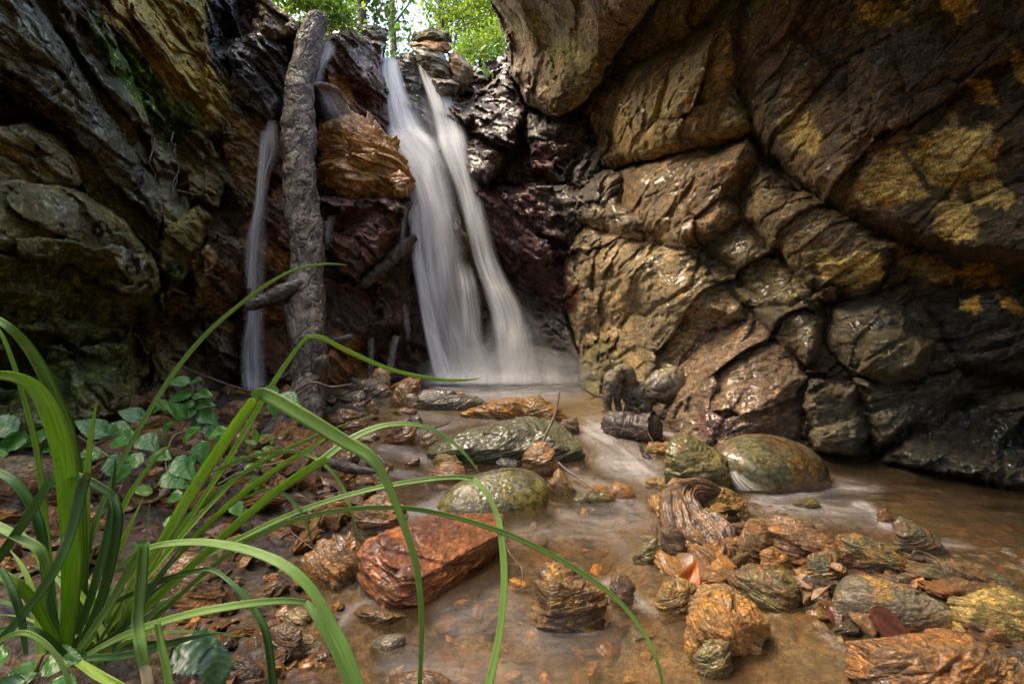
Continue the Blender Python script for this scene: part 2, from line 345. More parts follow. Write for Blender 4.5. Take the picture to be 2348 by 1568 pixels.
def build_cliffs():
    ax = axis(-1900, -30, 2380, 3900, 3.0); ay = axis(-1650, -20, 1090, 1150, 3.0)
    PX, PY = np.meshgrid(ax, ay, indexing='ij'); nx, ny = PX.shape; px = PX.ravel(); py = PY.ravel(); n = len(px)
    # ragged outlines: warp the picture coordinates before testing the outlines
    q = np.stack([px / 60, py / 60, np.zeros(n)], 1)
    wx = px + 9 * fbm(q, 4, 5); wy = py + 9 * fbm(q + 31, 4, 9)
    D0 = base_depth(px, py); D = D0 - .11 * sstep(1380, 1480, px)
    col = np.tile(np.array([.085, .062, .038]), (n, 1)); wet = np.full(n, .6); moss = np.zeros(n)
    lf = sstep(500, 300, px); col = col * (1 - lf[:, None]) + np.array([.07, .062, .038]) * lf[:, None]; moss += lf * .3
    bk = sstep(500, 700, px) * sstep(1330, 1250, px); col = col * (1 - bk[:, None]) + np.array([.075, .042, .034]) * bk[:, None]; wet += bk * .3
    for poly, off, bul, soft, c, wt, ms in MASS:
        p = np.array(poly); x0, y0 = p.min(0) - 30; x1, y1 = p.max(0) + 30
        s = np.where((px > x0) & (px < x1) & (py > y0) & (py < y1))[0]
        if not len(s): continue
        sd = poly_sd(poly, wx[s], wy[s]) + 9; t = np.clip(sd / soft, 0, 1); pc = np.sqrt(np.clip(1 - (1 - t) ** 2, 0, 1)); ri = sstep(1250, 1400, p[:, 0].mean()); prof = pc * (1 - .75 * ri) + (1 - (1 - t) ** 2) * .75 * ri
        sc = D0[s] / 4.0
        dm = D0[s] - (off * .55 * sstep(0, 5, sd) + bul * prof) * (.4 + .6 * sc) 
        hit = (sd > 0) & (dm < D[s]); D[s] = np.where(hit, dm, D[s])
        cf = sstep(-1, 8, sd)[:, None] * (sd > -1)[:, None]
        col[s] = col[s] * (1 - cf) + np.array(c) * cf; wet[s] = wet[s] * (1 - cf[:, 0]) + wt * cf[:, 0]; moss[s] = moss[s] * (1 - cf[:, 0]) + ms * cf[:, 0]
    # deep black recesses
    for poly, dep in (([(-60,130),(60,210),(160,300),(230,370),(160,360),(60,300),(-60,300)], .5), ([(380,340),(440,400),(430,520),(395,470)], .35),
                      ([(490,20),(540,20),(540,110),(495,120)], .35), ([(290,690),(345,700),(350,840),(310,880),(285,800)], .4), ([(745,480),(800,470),(900,470),(880,500),(790,560),(750,540)], .3),
                      ([(1040,290),(1090,250),(1110,300),(1080,340)], .35), ([(800,190),(850,220),(860,270),(815,240)], .3), ([(1540,525),(1700,600),(1760,700),(1690,680),(1600,600)], .2), ([(780,780),(960,720),(970,860),(800,880)], .22)):
        sd = poly_sd(poly, wx, wy); D += dep * sstep(-4, 40, sd)
    col *= (1 - .45 * sstep(1800, 2250, px))[:, None]  # shade painted into the wall colour towards the far right
    for poly, c, fe, ms, wt in PATCH:
        p = np.array(poly); s = np.where((px > p[:, 0].min() - 80) & (px < p[:, 0].max() + 80) & (py > p[:, 1].min() - 80) & (py < p[:, 1].max() + 80))[0]
        if not len(s): continue
        qq = np.stack([px[s] / 25, py[s] / 25, np.ones(len(s))], 1)
        sd = poly_sd(poly, px[s], py[s]) + 15 * fbm(qq, 5, 2) + 4 * fbm(qq * 5, 3, 8)
        cf = sstep(-fe * .6, fe * .6, sd)
        col[s] = col[s] * (1 - cf[:, None]) + np.array(c) * cf[:, None]; wet[s] = wet[s] * (1 - cf) + wt * cf; moss[s] = np.clip(moss[s] + ms * cf, 0, 2)
    rt = sstep(1300, 1420, px)[:, None]; ll = sstep(560, 380, px)[:, None]
    col = col * 1.45 * (1 + rt * np.array([.02, -.06, -.3])) * (1 + ll * np.array([1.75, 1.65, .55])) * (1 + (1 - rt) * (1 - ll) * np.array([.05, .02, -.1]))  # left wall colour raised in place of the light it lacks
    R = np.stack([(px - CX) / F, np.ones(n), (CY - py) / F], 1); P = R * D[:, None]
    # fractures, bedding ledges and roughness, as depth along the wall
    A = frame((.55, .25, .8)); B = frame((-.45, .3, .84)); L = P @ A; Rr = P @ B; Lf = P @ frame((.78, .15, .62), (.6, .3, -.7))
    right = sstep(1250, 1500, px); left = 1 - sstep(380, 560, px)
    S = np.where((right > .5)[:, None], Rr * np.array([.8, .8, 2.2]), np.where((left > .5)[:, None], Lf * np.array([.9, .9, 2.6]) , L * np.array([.8, .8, 2.4])))
    S[:, :2] *= (1 - .5 * (left > .5))[:, None]
    warp = fbm(P * 1.3, 3, 11)[:, None] * .18
    w2 = fbm(P * 5, 3, 17)[:, None] * (.09 - .055 * right)[:, None]
    v1, e1 = facet(S * 1.5 + warp + w2, 1); v2, e2 = facet(S * 4 + warp * 1.5 + w2 * 2, 2); v3, e3 = facet(S * 10 + w2 * 6, 3); e1 = np.minimum(e1, .12) / .12; e2 = np.minimum(e2, .1) / .1
    big = fbm(P * 1.1, 3, 21); mid = ridged(S * 2.2 + warp, 5, 31); fine = ridged(S * 9 + warp, 4, 41)
    led = S[:, 2] * 3.2 + big * 2 + fbm(P * 4, 3, 5) * .5; led = led - np.floor(led); led = np.minimum(led * 1.25, (1 - led) * 5)
    smooth = sstep(-40, 60, poly_sd(MASS[0][0], px, py))      # the overhang is smooth
    dry = np.clip(1 - wet, 0, 1)
    k = (1 - .72 * smooth) * (1 - .1 * right) * (1 + .25 * left)
    near = .55 + .45 * np.clip(D / 5, 0, 1)
    dsp = .13 * big + k * near * ((.20 * v1 * (1 - .25 * right) + (1 - .68 * right) * (.10 * v2 + .036 * v3)) + .025 * e1 + .014 * e2 + .012 * mid * (1 - .5 * right) + .008 * fine + .026 * (led - .5)) 
    dsp += k * near * .006 * ridged(P * np.array([30, 30, 30]), 2, 51)
    D = D - dsp
    D = np.maximum(D, .5)
    P = R * D[:, None]; P[:, 2] += H
    sk = poly_sd(SKY, wx * .5 + px * .5, wy * .5 + py * .5)
    keep = (sk < 0) & ~((P[:, 2] > 4.6) & (px < 700)) & ~(P[:, 2] < -.45)
    Fc = grid_faces(nx, ny); Fc = Fc[keep[Fc].all(1)]
    mp = px[Fc].mean(1)
    for nm, sel in (('cliff_left', mp < 378), ('cliff_back', (mp >= 378) & (mp < 1318)), ('cliff_right', mp >= 1318)):
        f = Fc[sel]; u, inv = np.unique(f, return_inverse=True)
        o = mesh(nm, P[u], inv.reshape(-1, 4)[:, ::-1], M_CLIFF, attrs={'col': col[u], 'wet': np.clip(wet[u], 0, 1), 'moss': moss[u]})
        tag(o, kind='structure')
build_cliffs()

# ------------------------------------------------------------------ bed, banks, water
BANK = [[(-2500,880),(0,900),(330,885),(560,893),(700,880),(960,872),(970,925),(880,935),(850,950),(860,985),(800,1000),(720,1035),(860,1090),(870,1130),(800,1150),(850,1200),(835,1260),(830,1340),(700,1360),(640,1440),(700,1500),(640,1600),(500,2400),(-2500,2400)],
        [(1530,1110),(1600,1120),(1700,1170),(1760,1185),(1900,1215),(2060,1260),(2200,1280),(2400,1330),(2900,1400),(2900,2600),(2100,2400),(1990,1560),(1940,1470),(1860,1400),(1730,1390),(1600,1350),(1500,1290),(1510,1200)],
        [(1330,930),(1600,920),(1700,1000),(1600,1000),(1520,1000),(1440,985),(1380,960)]]
def bed_height(x, y):
    z0 = zw(y); yy = np.maximum(y, .25); px = CX + x / yy * F; py = CY + (H - z0) / yy * F
    sc = yy / F
    b = np.full(x.shape, -9.)
    for p in BANK: b = np.maximum(b, poly_sd(p, px, py) * sc)
    P = np.stack([x, y, np.zeros_like(x)], 1)
    h = z0 + np.where(b > 0, -.01 + .022 * sstep(0, .05, b) + (.012 + .07 * sstep(-.3, -.9, x)) * sstep(0, .5, b) + .14 * sstep(.4, 1.6, b) * (x < 0), -.065 + .055 * sstep(-.22, 0, b)) - .016 * (b > 0) * (x > .3)
    h += .05 * sstep(-.5, -1.4, x) * sstep(2.6, 2.2, y)
    pool = sstep(3.3, 4.0, y) * (b < 0); h -= pool * .12
    return h, b
def build_bed():
    ax = np.concatenate([np.linspace(-7, -2.2, 60, endpoint=False), np.linspace(-2.2, 2.4, 640), np.linspace(2.45, 7, 50)])
    ay = np.concatenate([np.linspace(-4, .3, 30, endpoint=False), .3 + 4.2 * (np.linspace(0, 1, 560) ** 1.5), np.linspace(4.55, 8, 60)])
    X, Y = np.meshgrid(ax, ay, indexing='ij'); x = X.ravel(); y = Y.ravel(); h, b = bed_height(x, y)
    P = np.stack([x, y, h], 1)
    f1, f2, idc = worley(P * np.array([14, 14, 14]) + fbm(P * 6, 2, 3)[:, None] * .4, 4); g1, g2, idg = worley(P * 34, 5)
    peb = np.sqrt(np.clip(.62 - f1, 0, 1)); peb2 = np.sqrt(np.clip(.6 - g1, 0, 1))
    bank = sstep(-.05, .05, b)
    P[:, 2] += .012 * peb * (.4 + .6 * R3[idc][:, 0]) + .009 * peb2 + .006 * ridged(P * 25, 2, 16) + .010 * fbm(P * 3, 3, 8) + bank * .005 * (ridged(P * 8, 3, 6) - 1)
    pal = np.array([[.30,.12,.035],[.22,.1,.04],[.26,.17,.07],[.14,.08,.045],[.32,.2,.08],[.12,.11,.08],[.2,.08,.04],[.17,.12,.07]])
    c = pal[idc % 8] * .55 + pal[idg % 8] * .45
    mud = sstep(.1, -.3, fbm(P * 5, 3, 12)); c = c * (1 - .6 * mud[:, None]) + np.array([.20, .125, .06]) * .6 * mud[:, None]
    soil = bank * sstep(-.7, -1.2, x); c = c * (1 - .7 * soil[:, None]) + np.array([.10, .06, .032]) * .7 * soil[:, None]
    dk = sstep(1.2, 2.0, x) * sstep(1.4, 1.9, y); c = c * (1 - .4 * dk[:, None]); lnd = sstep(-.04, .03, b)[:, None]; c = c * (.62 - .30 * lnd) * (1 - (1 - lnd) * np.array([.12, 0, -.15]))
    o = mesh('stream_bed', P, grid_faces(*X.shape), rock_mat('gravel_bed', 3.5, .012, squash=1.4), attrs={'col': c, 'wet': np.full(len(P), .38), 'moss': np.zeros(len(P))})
    tag(o, kind='structure')
build_bed()
def build_ground():
    k = NT('forest_soil'); n = k.noise(k.pos(), 3, 6, .6)
    k.bsdf(Base_Color=k.mix(n, (.03, .022, .012, 1), (.08, .055, .03, 1)), Roughness=.9)
    V = [(-300, -300, -.62), (300, -300, -.62), (300, 300, -.62), (-300, 300, -.62)]
    tag(mesh('ground', V, [(0, 1, 2, 3)], k.m, smooth=False), kind='structure')
    ax = np.linspace(-14, 14, 90); ay = np.linspace(5.95, 40, 90); X, Y = np.meshgrid(ax, ay, indexing='ij'); x = X.ravel(); y = Y.ravel()
    z = 3.35 + .02 * (y - 6) + .12 * fbm(np.stack([x, y, x * 0], 1) * .5, 4, 3) + .10 * np.clip(np.abs(x + .8) - .8, 0, 30)
    V = np.stack([x, y, z], 1); tag(mesh('hillside', V, grid_faces(90, 90), k.m), kind='structure')
build_ground()

# silky water: flow lines in the picture, width, strength
FLOW = [([(965,884),(1060,880),(1200,876),(1335,872)], 17, 1.6, 0), ([(960,895),(1150,897),(1340,886)], 22, .7, 0),
 ([(1330,965),(1400,1010),(1450,1060),(1530,1115)], 34, .75, 1), ([(1370,1040),(1420,1075),(1500,1090)], 26, .6, 1), ([(1290,1085),(1350,1115),(1420,1140),(1480,1180)], 22, .55, 1),
 ([(1685,1085),(1710,1112),(1770,1134),(1850,1130),(1930,1114),(2010,1122)], 17, .75, 1), ([(1700,1140),(1790,1160),(1880,1168),(1960,1175),(2010,1200)], 26, .5, 1),
 ([(1950,1155),(1985,1165),(2020,1195),(2060,1215)], 14, .9, 1), ([(2060,1220),(2150,1245),(2230,1250)], 10, .35, 1),
 ([(860,1030),(930,1038),(1000,1058)], 14, .55, 1), ([(1000,1045),(1100,1050),(1150,1052)], 6, .5, 1), ([(1030,1140),(990,1165),(940,1180),(920,1215)], 16, .8, 1),
 ([(1500,995),(1600,1002),(1650,1012)], 7, .6, 1), ([(1150,1230),(1250,1215),(1400,1230),(1480,1300)], 26, .2, 1), ([(1380,1330),(1470,1380),(1500,1400)], 14, .45, 1),
 ([(980,1440),(1150,1400),(1250,1470),(1400,1480)], 60, .16, 1), ([(850,1530),(1100,1540),(1300,1550)], 50, .16, 1), ([(1270,1180),(1380,1200),(1500,1190)], 24, .3, 1), ([(1220,1440),(1300,1452),(1380,1448)], 5, .6, 1), ([(760,1040),(860,1060),(900,1085),(980,1095)], 12, .4, 1),
 ([(1150,960),(1060,965),(960,950),(900,960)], 12, .22, 1), ([(1330,1150),(1450,1180),(1520,1230)], 40, .18, 1), ([(900,1000),(980,985),(1060,972)], 8, .4, 1), ([(860,1380),(800,1400),(760,1450)], 18, .3, 1)]
def polyline_uv(pl, X, Y):
    best = np.full(X.shape, 1e9); al = np.zeros(X.shape); acr = np.zeros(X.shape); L0 = 0
    for (x0, y0), (x1, y1) in zip(pl[:-1], pl[1:]):
        ex, ey = x1 - x0, y1 - y0; L = math.hypot(ex, ey); t = ((X - x0) * ex + (Y - y0) * ey) / L ** 2; tc = np.clip(t, 0, 1)
        dx = X - x0 - tc * ex; dy = (Y - y0 - tc * ey) * 1.0; d = np.hypot(dx, dy); m = d < best
        best = np.where(m, d, best); al = np.where(m, L0 + tc * L, al); acr = np.where(m, np.sign(ex * dy - ey * dx) * d, acr); L0 += L
    return best, al, acr, L0
def build_water():
    ax = np.linspace(-2.6, 4.2, 560); ay = .22 + 5.9 * (np.linspace(0, 1, 620) ** 1.5)
    X, Y = np.meshgrid(ax, ay, indexing='ij'); x = X.ravel(); y = Y.ravel(); z = zw(y)
    P = np.stack([x, y, z], 1); px, py = topx(P); foam = np.zeros(len(x))
    for pl, w, s, st in FLOW:
        b, al, ac, L = polyline_uv(pl, px, py); e = np.exp(-(b / w) ** 2 * 1.2) * sstep(0, .15 * L, al + 8) * (1 - .6 * sstep(.7 * L, L, al))
        m = b < w * 2.5; st_n = np.ones(len(x))
        if st:
            q = np.stack([al[m] / 70, ac[m] / 10, np.full(m.sum(), float(w))], 1); st_n[m] = np.clip(.7 + .6 * fbm(q, 3, 7), 0, 1.4)
        foam = np.maximum(foam, s * e * st_n)
    fl = np.stack([x * 2.2, y * 7, y * 0], 1)
    z = z + .0035 * fbm(fl, 3, 3) + foam * .006 * fbm(np.stack([x * 9, y * 9, y * 0], 1), 2, 9)
    P[:, 2] = z
    k = NT('silky_stream_water'); fo = k.attr('foam'); p = k.pos()
    murk = k.n('ShaderNodeBsdfDiffuse'); k.put(murk.inputs[0], k.mix(k.noise(k.mapping(p, (0, 0, .3), (1, 1.6, 1)), 5, 5, .6, .8), (.13, .083, .034, 1), (.29, .195, .095, 1)))
    tr = k.n('ShaderNodeBsdfTransparent'); tr.inputs[0].default_value = (.95, .86, .72, 1)
    wh = k.n('ShaderNodeBsdfDiffuse'); wh.inputs[0].default_value = (.60, .565, .56, 1)
    gl = k.n('ShaderNodeBsdfGlossy'); gl.inputs['Roughness'].default_value = .14
    nb = k.bump(k.noise(k.mapping(p, (0, 0, .2), (1, 2.2, 1)), 9, 3, .5), .35, .012)
    k.put(gl.inputs['Normal'], nb)
    fr = k.n('ShaderNodeFresnel'); fr.inputs[0].default_value = 1.33; k.put(fr.inputs['Normal'], nb)
    m1 = k.n('ShaderNodeMixShader'); k.put(m1.inputs[0], k.attr('murk')); k.t.links.new(tr.outputs[0], m1.inputs[1]); k.t.links.new(murk.outputs[0], m1.inputs[2])
    m2 = k.n('ShaderNodeMixShader'); k.put(m2.inputs[0], k.math('MULTIPLY', fo, .85, clamp=True)); k.t.links.new(m1.outputs[0], m2.inputs[1]); k.t.links.new(wh.outputs[0], m2.inputs[2])
    m3 = k.n('ShaderNodeMixShader'); k.put(m3.inputs[0], k.math('MULTIPLY', fr.outputs[0], 1.5, clamp=True)); k.t.links.new(m2.outputs[0], m3.inputs[1]); k.t.links.new(gl.outputs[0], m3.inputs[2])
    k.t.links.new(m3.outputs[0], k.out.inputs[0])
    mk = .14 + .6 * sstep(2.6, 3.6, y) + .2 * fbm(P * np.array([2, 3, 1]), 3, 15)
    tag(mesh('stream_water', P, grid_faces(*X.shape), k.m, attrs={'foam': foam, 'murk': np.clip(mk, .12, .93)}), kind='structure')
build_water()
def build_shade_walls():
    # unseen walls past the viewer, added to block light: right with overhanging roof, left
    for nm, prof in (('cliff_right', [(2.75,-.5),(2.7,.6),(2.8,1.6),(2.35,2.5),(1.6,3.0),(.9,3.4),(.6,4.2),(.8,5)]), ('cliff_left', [(-2.6,-.5),(-2.5,.6),(-2.9,1.8),(-3.1,2.8),(-3.4,3.3)])):
        pr = smooth_prof(prof, 90); ys = np.linspace(-5, 1.15, 110); A, Bv = np.meshgrid(np.arange(90), ys, indexing='ij')
        P = np.stack([pr[A.ravel(), 0], Bv.ravel(), pr[A.ravel(), 1]], 1); n = fbm(P * 1.2, 4, 2) * .25 + .06 * ridged(P * 3, 3, 4); P[:, 0] += n * (-1 if prof[0][0] > 0 else 1)
        Fc = grid_faces(90, 110); Fc = Fc if prof[0][0] > 0 else Fc[:, ::-1]
        tag(mesh(nm, P, Fc, M_CLIFF, attrs={'col': np.tile([.10, .075, .04], (len(P), 1)), 'wet': np.full(len(P), .4), 'moss': np.zeros(len(P))}), kind='structure')
def smooth_prof(p, n):
    p = np.array(p); t = np.linspace(0, len(p) - 1, n); i = np.clip(t.astype(int), 0, len(p) - 2); f = (t - i)[:, None]; f = f * f * (3 - 2 * f) * .5 + f * .5; return p[i] * (1 - f) + p[i + 1] * f

build_shade_walls()
# ------------------------------------------------------------------ stones
def ico(level):
    bm = bmesh.new(); bmesh.ops.create_icosphere(bm, subdivisions=level, radius=1)
    V = np.array([v.co[:] for v in bm.verts]); Fc = np.array([[v.index for v in f.verts] for f in bm.faces]); bm.free(); return V, Fc
ICO = {l: ico(l) for l in (3, 4, 5, 6, 7)}
def hull_planes(pts, chips=0):
    bm = bmesh.new()
    for p in pts: bm.verts.new(p)
    bmesh.ops.convex_hull(bm, input=bm.verts[:]); bm.normal_update()
    c = pts.mean(0); out = []
    for f in bm.faces:
        n = np.array(f.normal[:]); d = float(n @ (np.array(f.verts[0].co[:]) - c))
        if d < 0: n, d = -n, -d
        if d > 1e-5 and np.linalg.norm(n) > .5: out.append((n, d))
    bm.free(); N = [o[0] for o in out]; D = [o[1] for o in out]
    rr = np.random.default_rng(int(abs(pts.sum()) * 1e4) % 99991)
    for _ in range(chips):                       # chipped corners
        n = rr.normal(size=3); n /= np.linalg.norm(n); N.append(n); D.append(float(((pts - c) @ n).max()) * rr.uniform(.80, .97))
    return c, np.array(N), np.array(D)
M_STONE = rock_mat('wet_rusty_schist', 3.2, .011, squash=4.5, coat=.75)
M_SMOOTH = rock_mat('wet_worn_stone', 3.0, .0022, squash=1.3, coat=.7)
def carve(V0, Fc, pts, seed, rough, strata, sharp, round_p, tilt, chips=None):
    c, N, D = hull_planes(pts, chips if chips is not None else 7 if round_p > 15 else 0); size = np.ptp(pts, axis=0); sc = np.maximum(size, size.max() * .35) / 2
    dirs = V0 * sc; L = np.linalg.norm(dirs, axis=1)[:, None]; dirs /= L
    k = np.clip(dirs @ N.T / D, 1e-4, None); km = k.max(1); r = 1 / (km * ((k / km[:, None]) ** round_p).sum(1) ** (1 / round_p))
    r *= (1 / km).mean() / r.mean(); P = c + dirs * r[:, None]; R = float(np.mean(size) / 2); off = seed * 7.31
    Q = (P - c) / R; Fm = frame(tilt); S = (Q @ Fm) * np.array([.6, .6, 3.2]) + off
    w2 = fbm(Q * 3 + off, 3, 17)[:, None] * .05; v1, e1 = facet(S * .9 + w2, seed % 50); v2, e2 = facet(S * 2.4 + w2, seed % 47); v3, e3 = facet(S * 6 + w2 * 2, seed % 43)
    lz = S[:, 2] * 1.1 + fbm(S * .8, 3, 7) * 1.2; lz = lz - np.floor(lz); ledge = np.minimum(lz * 1.15, (1 - lz) * 7)
    d = .04 * fbm(Q * 1.2 + off, 3, seed % 40) + sharp * (.17 * v1 + .07 * v2 + .022 * v3 + .02 * np.minimum(e1, .1) / .1)
    d = d + strata * (.006 * ridged(S * 1.6, 4, 3) + .012 * ridged(S * 5, 4, 9)) + .022 * fbm(Q * 9 + off, 3, 5)
    P = P + dirs * (d * rough * R)[:, None]
    return P, c, R
PAL = {'rust': (.28,.125,.035), 'orange': (.38,.18,.042), 'ochre': (.30,.175,.045), 'yellow': (.34,.24,.08), 'tan': (.34,.20,.10), 'brown': (.14,.075,.035),
       'dark': (.075,.05,.032), 'grey': (.15,.125,.10), 'green': (.11,.105,.055), 'pink': (.28,.16,.085), 'pale': (.42,.33,.22), 'umber': (.18,.10,.04), 'moss': (.17,.145,.04)}
OUTL = [[(832,1238),(943,1201),(1143,1193),(1145,1262),(985,1396),(943,1399),(886,1380)]]
WARM = np.array([1.08, 1.0, .74])
def rock(label, colr, ol, seed=None, br=.82, th=.6, bul=.3, rough=.85, strata=1.1, sharp=1.1, rp=120, d=None, b=.2, moss=0.0, wet=.84, smooth=False, lift=0.0, extra=(), tilt=None, col2=None, group=None, name='rock', drop=.10):
    seed = seed if seed is not None else (hash_(label) % 997)
    if d is None: OUTL.append(ol)
    ol = np.array(ol, float); cx, cy = ol.mean(0); yb, yt = ol[:, 1].max(), ol[:, 1].min(); wpx = np.ptp(ol[:, 0]); pts = []
    rr = random.Random(seed)
    if d is None:
        d0 = ghit(cx, yb, lift); Wd = wpx / F * d0; T = th * .55 * Wd * min(1, 2.2 * (yb - yt) / wpx + .35)
        dep = lambda y: d0 + T * (yb - y) / (yb - yt)
        for x, y in ol: pts.append(W(x, y, dep(y)))
        for x, y in ol:
            x2, y2 = cx + (x - cx) * .55, cy + (y - cy) * .5; pts.append(W(x2, y2, dep(y2) - bul * T * rr.uniform(.8, 1.8)))
        base = [p.copy() for p in pts[:len(ol)]]; m = np.mean(base, 0)
        for x, y in ol:
            if y < cy: pts.append(W(cx + (x - cx) * .8, y + (yb - yt) * .06, dep(y) + .32 * Wd))
        for p in base:
            q = m + (p - m) * .85; q[2] = float(zw(q[1])) + lift - drop * min(1, Wd * 3) ; pts.append(q)
    else:
        for x, y in ol: pts.append(W(x, y, d + rr.uniform(-.02, .02)))
        for x, y in ol: pts.append(W(cx + (x - cx) * .62, cy + (y - cy) * .62, d - b * rr.uniform(.6, 1)))
        for x, y in ol: pts.append(W(cx + (x - cx) * .7, cy + (y - cy) * .7, d + b * 1.4))
    for e in extra: pts.append(np.array(e))
    pts = np.array(pts); V0, Fc = ICO[7 if wpx > 160 else 6 if wpx > 60 else 5]
    tl = tilt or (rr.uniform(-.5, .5), rr.uniform(-.4, .4), 1)
    P, c, R = carve(V0, Fc, pts, seed, rough, strata, sharp, rp, tl)
    base = np.array(PAL[colr]) * br * WARM; Q = (P - c) / R
    cc = np.tile(base, (len(P), 1)); c2 = np.array(PAL[col2]) * br * WARM if col2 else base * np.array([.6, .55, .55])
    m = sstep(-.12, .25, fbm(Q * 1.3 + seed, 4, 2))[:, None] * (.8 if col2 else .6); cc = cc * (1 - m) + c2 * m
    o = mesh(name, P, Fc, M_SMOOTH if smooth else M_STONE, attrs={'col': cc, 'wet': np.full(len(P), wet), 'moss': np.full(len(P), moss)})
    recentre(o, c); tag(o, label, 'rock', group); return o
def hash_(s):
    h = 7
    for ch in s: h = (h * 31 + ord(ch)) % 1000003
    return h
g = 'rocks lying in and beside the stream'
R = lambda *a, **k: rock(*a, **dict(dict(group=g), **k))
# hero stones on the near stream
def hero():
    P = [W(832,1238,1.24), W(943,1201,1.42), W(1143,1193,1.55), W(1145,1224,1.45), W(1145,1262,1.475), W(943,1335,1.145), W(943,1399,1.15), W(886,1380,1.17), W(842,1300,1.22), W(985,1396,1.2)]
    P += [p + np.array([0, .03, 0]) for p in P[:3]]; P += [np.array([p[0], p[1] + .03, -.08]) for p in P[:9]]
    pts = np.array(P); V0, Fc = ICO[7]; Pp, c, Rr = carve(V0, Fc, pts, 3, .72, 1.5, 1.1, 150, (.25, -.1, 1), 4)
    Q = (Pp - c) / Rr; m = sstep(-.2, .3, fbm(Q @ frame((.25, -.1, 1)) * np.array([.8, .8, 4]), 4, 2))[:, None]
    cc = (np.array([.33, .12, .035]) * (1 - m) + np.array([.20, .07, .03]) * m) * .85 * WARM
    o = mesh('rock', Pp, Fc, M_STONE, attrs={'col': cc, 'wet': np.full(len(Pp), .7), 'moss': np.zeros(len(Pp))}); recentre(o, c)
    tag(o, 'large flat-topped rust orange block with a dark left face, biggest stone in the near stream', 'rock', g)
hero()
R('squarish dark brown wet block standing alone in the near stream, front centre', 'brown', [(1222,1345),(1228,1308),(1285,1292),(1350,1320),(1388,1355),(1375,1420),(1365,1442),(1250,1442),(1225,1412)], th=.75, bul=.5, wet=.75, col2='ochre', sharp=1.4)
R('small narrow dark stone poking up right of the squarish brown block', 'brown', [(1400,1320),(1430,1308),(1455,1345),(1450,1385),(1420,1382),(1400,1350)], th=.8, wet=.7)
R('brown stone cut off by the bottom edge below the fallen grass tip', 'umber', [(895,1600),(900,1555),(950,1540),(1000,1540),(1050,1575),(1040,1640),(920,1640)], wet=.7)
R('pinkish tan stone behind the left end of the large rust orange block', 'pink', [(800,1185),(850,1142),(880,1130),(930,1160),(938,1195),(900,1212),(850,1222),(805,1212)], wet=.6, col2='orange')
R('orange brown ridged rock touching the left side of the large rust orange block', 'orange', [(690,1290),(740,1235),(800,1228),(830,1262),(822,1310),(770,1342),(730,1347),(700,1322)], col2='brown', strata=1.6, tilt=(.8, .2, .6))
R('small ochre wedge wedged under the left face of the large rust orange block', 'umber', [(812,1402),(840,1385),(890,1400),(930,1412),(900,1422),(840,1415)], th=1)
R('flat orange striped rock beside the grass, left bank near the water', 'orange', [(652,1112),(680,1097),(725,1092),(770,1112),(792,1130),(780,1140),(690,1134)], col2='pink', strata=1.6, th=.7)
R('rounded brown rock at the water edge right of the orange striped rock', 'umber', [(797,1125),(810,1100),(850,1093),(864,1110),(850,1132),(810,1142)], col2='orange', th=.8)
R('thin dark shelf rock behind the rounded brown bank rock', 'brown', [(775,1090),(800,1083),(850,1088),(832,1106),(780,1106)])
R('large flat violet brown rock lying behind the grass leaves', 'brown', [(250,1335),(330,1280),(420,1262),(510,1268),(505,1400),(420,1455),(300,1470),(245,1420)], th=.8, bul=.15, strata=.6, wet=.45, col2='rust', sharp=.5)
R('reddish violet slab at the left, between the pale rock and the grass', 'pink', [(190,1232),(230,1190),(320,1180),(335,1222),(290,1262),(210,1272)], th=.8, bul=.15, strata=.5, wet=.2, col2='brown', sharp=.4)
R('pale speckled rock at the left edge behind the grass', 'pale', [(-60,1190),(-40,1080),(20,1048),(100,1052),(120,1085),(102,1140),(60,1178),(0,1195)], wet=.1, strata=.4, sharp=.4, rp=10, col2='tan', lift=.05)
R('round orange pebble among chips below the ridged rock', 'orange', [(562,1290),(580,1276),(612,1280),(622,1300),(600,1316),(570,1312)], rp=6, sharp=.2, strata=.2, smooth=True)
R('pale flat stone in the shallow margin behind the drooping leaves', 'pale', [(645,1405),(680,1393),(715,1400),(712,1420),(680,1432),(650,1425)], rp=8, strata=.4, wet=.3)
R('whitish pebble with brown spots below the pale flat stone', 'pale', [(680,1465),(700,1452),(722,1462),(718,1482),(690,1485)], rp=8, strata=.4, wet=.3, col2='brown')
R('dark rust rock between the drooping leaves at the bottom', 'umber', [(620,1440),(650,1425),(690,1440),(695,1490),(670,1520),(625,1505)], wet=.7)
R('brown rounded rock at the bottom edge under the grass', 'brown', [(505,1520),(550,1500),(600,1530),(610,1600),(500,1620)], wet=.6, rp=10)
R('dull brown rock beside the holed green leaf', 'dark', [(400,1600),(410,1560),(470,1545),(500,1590),(490,1640)], wet=.4)
R('grey rounded stone under shallow water right of the drooping leaves', 'grey', [(845,1482),(870,1457),(930,1450),(932,1475),(885,1497)], rp=6, sharp=.3, strata=.4, wet=.6, col2='green', smooth=True, lift=-.01)
R('rusty stone in the gap left of the ridged orange rock', 'rust', [(600,1225),(640,1205),(690,1215),(700,1250),(650,1262),(610,1255)], th=.8)
R('ochre stone with a dark crack below the orange striped rock', 'ochre', [(640,1180),(680,1160),(740,1165),(765,1195),(720,1215),(655,1208)], col2='rust')
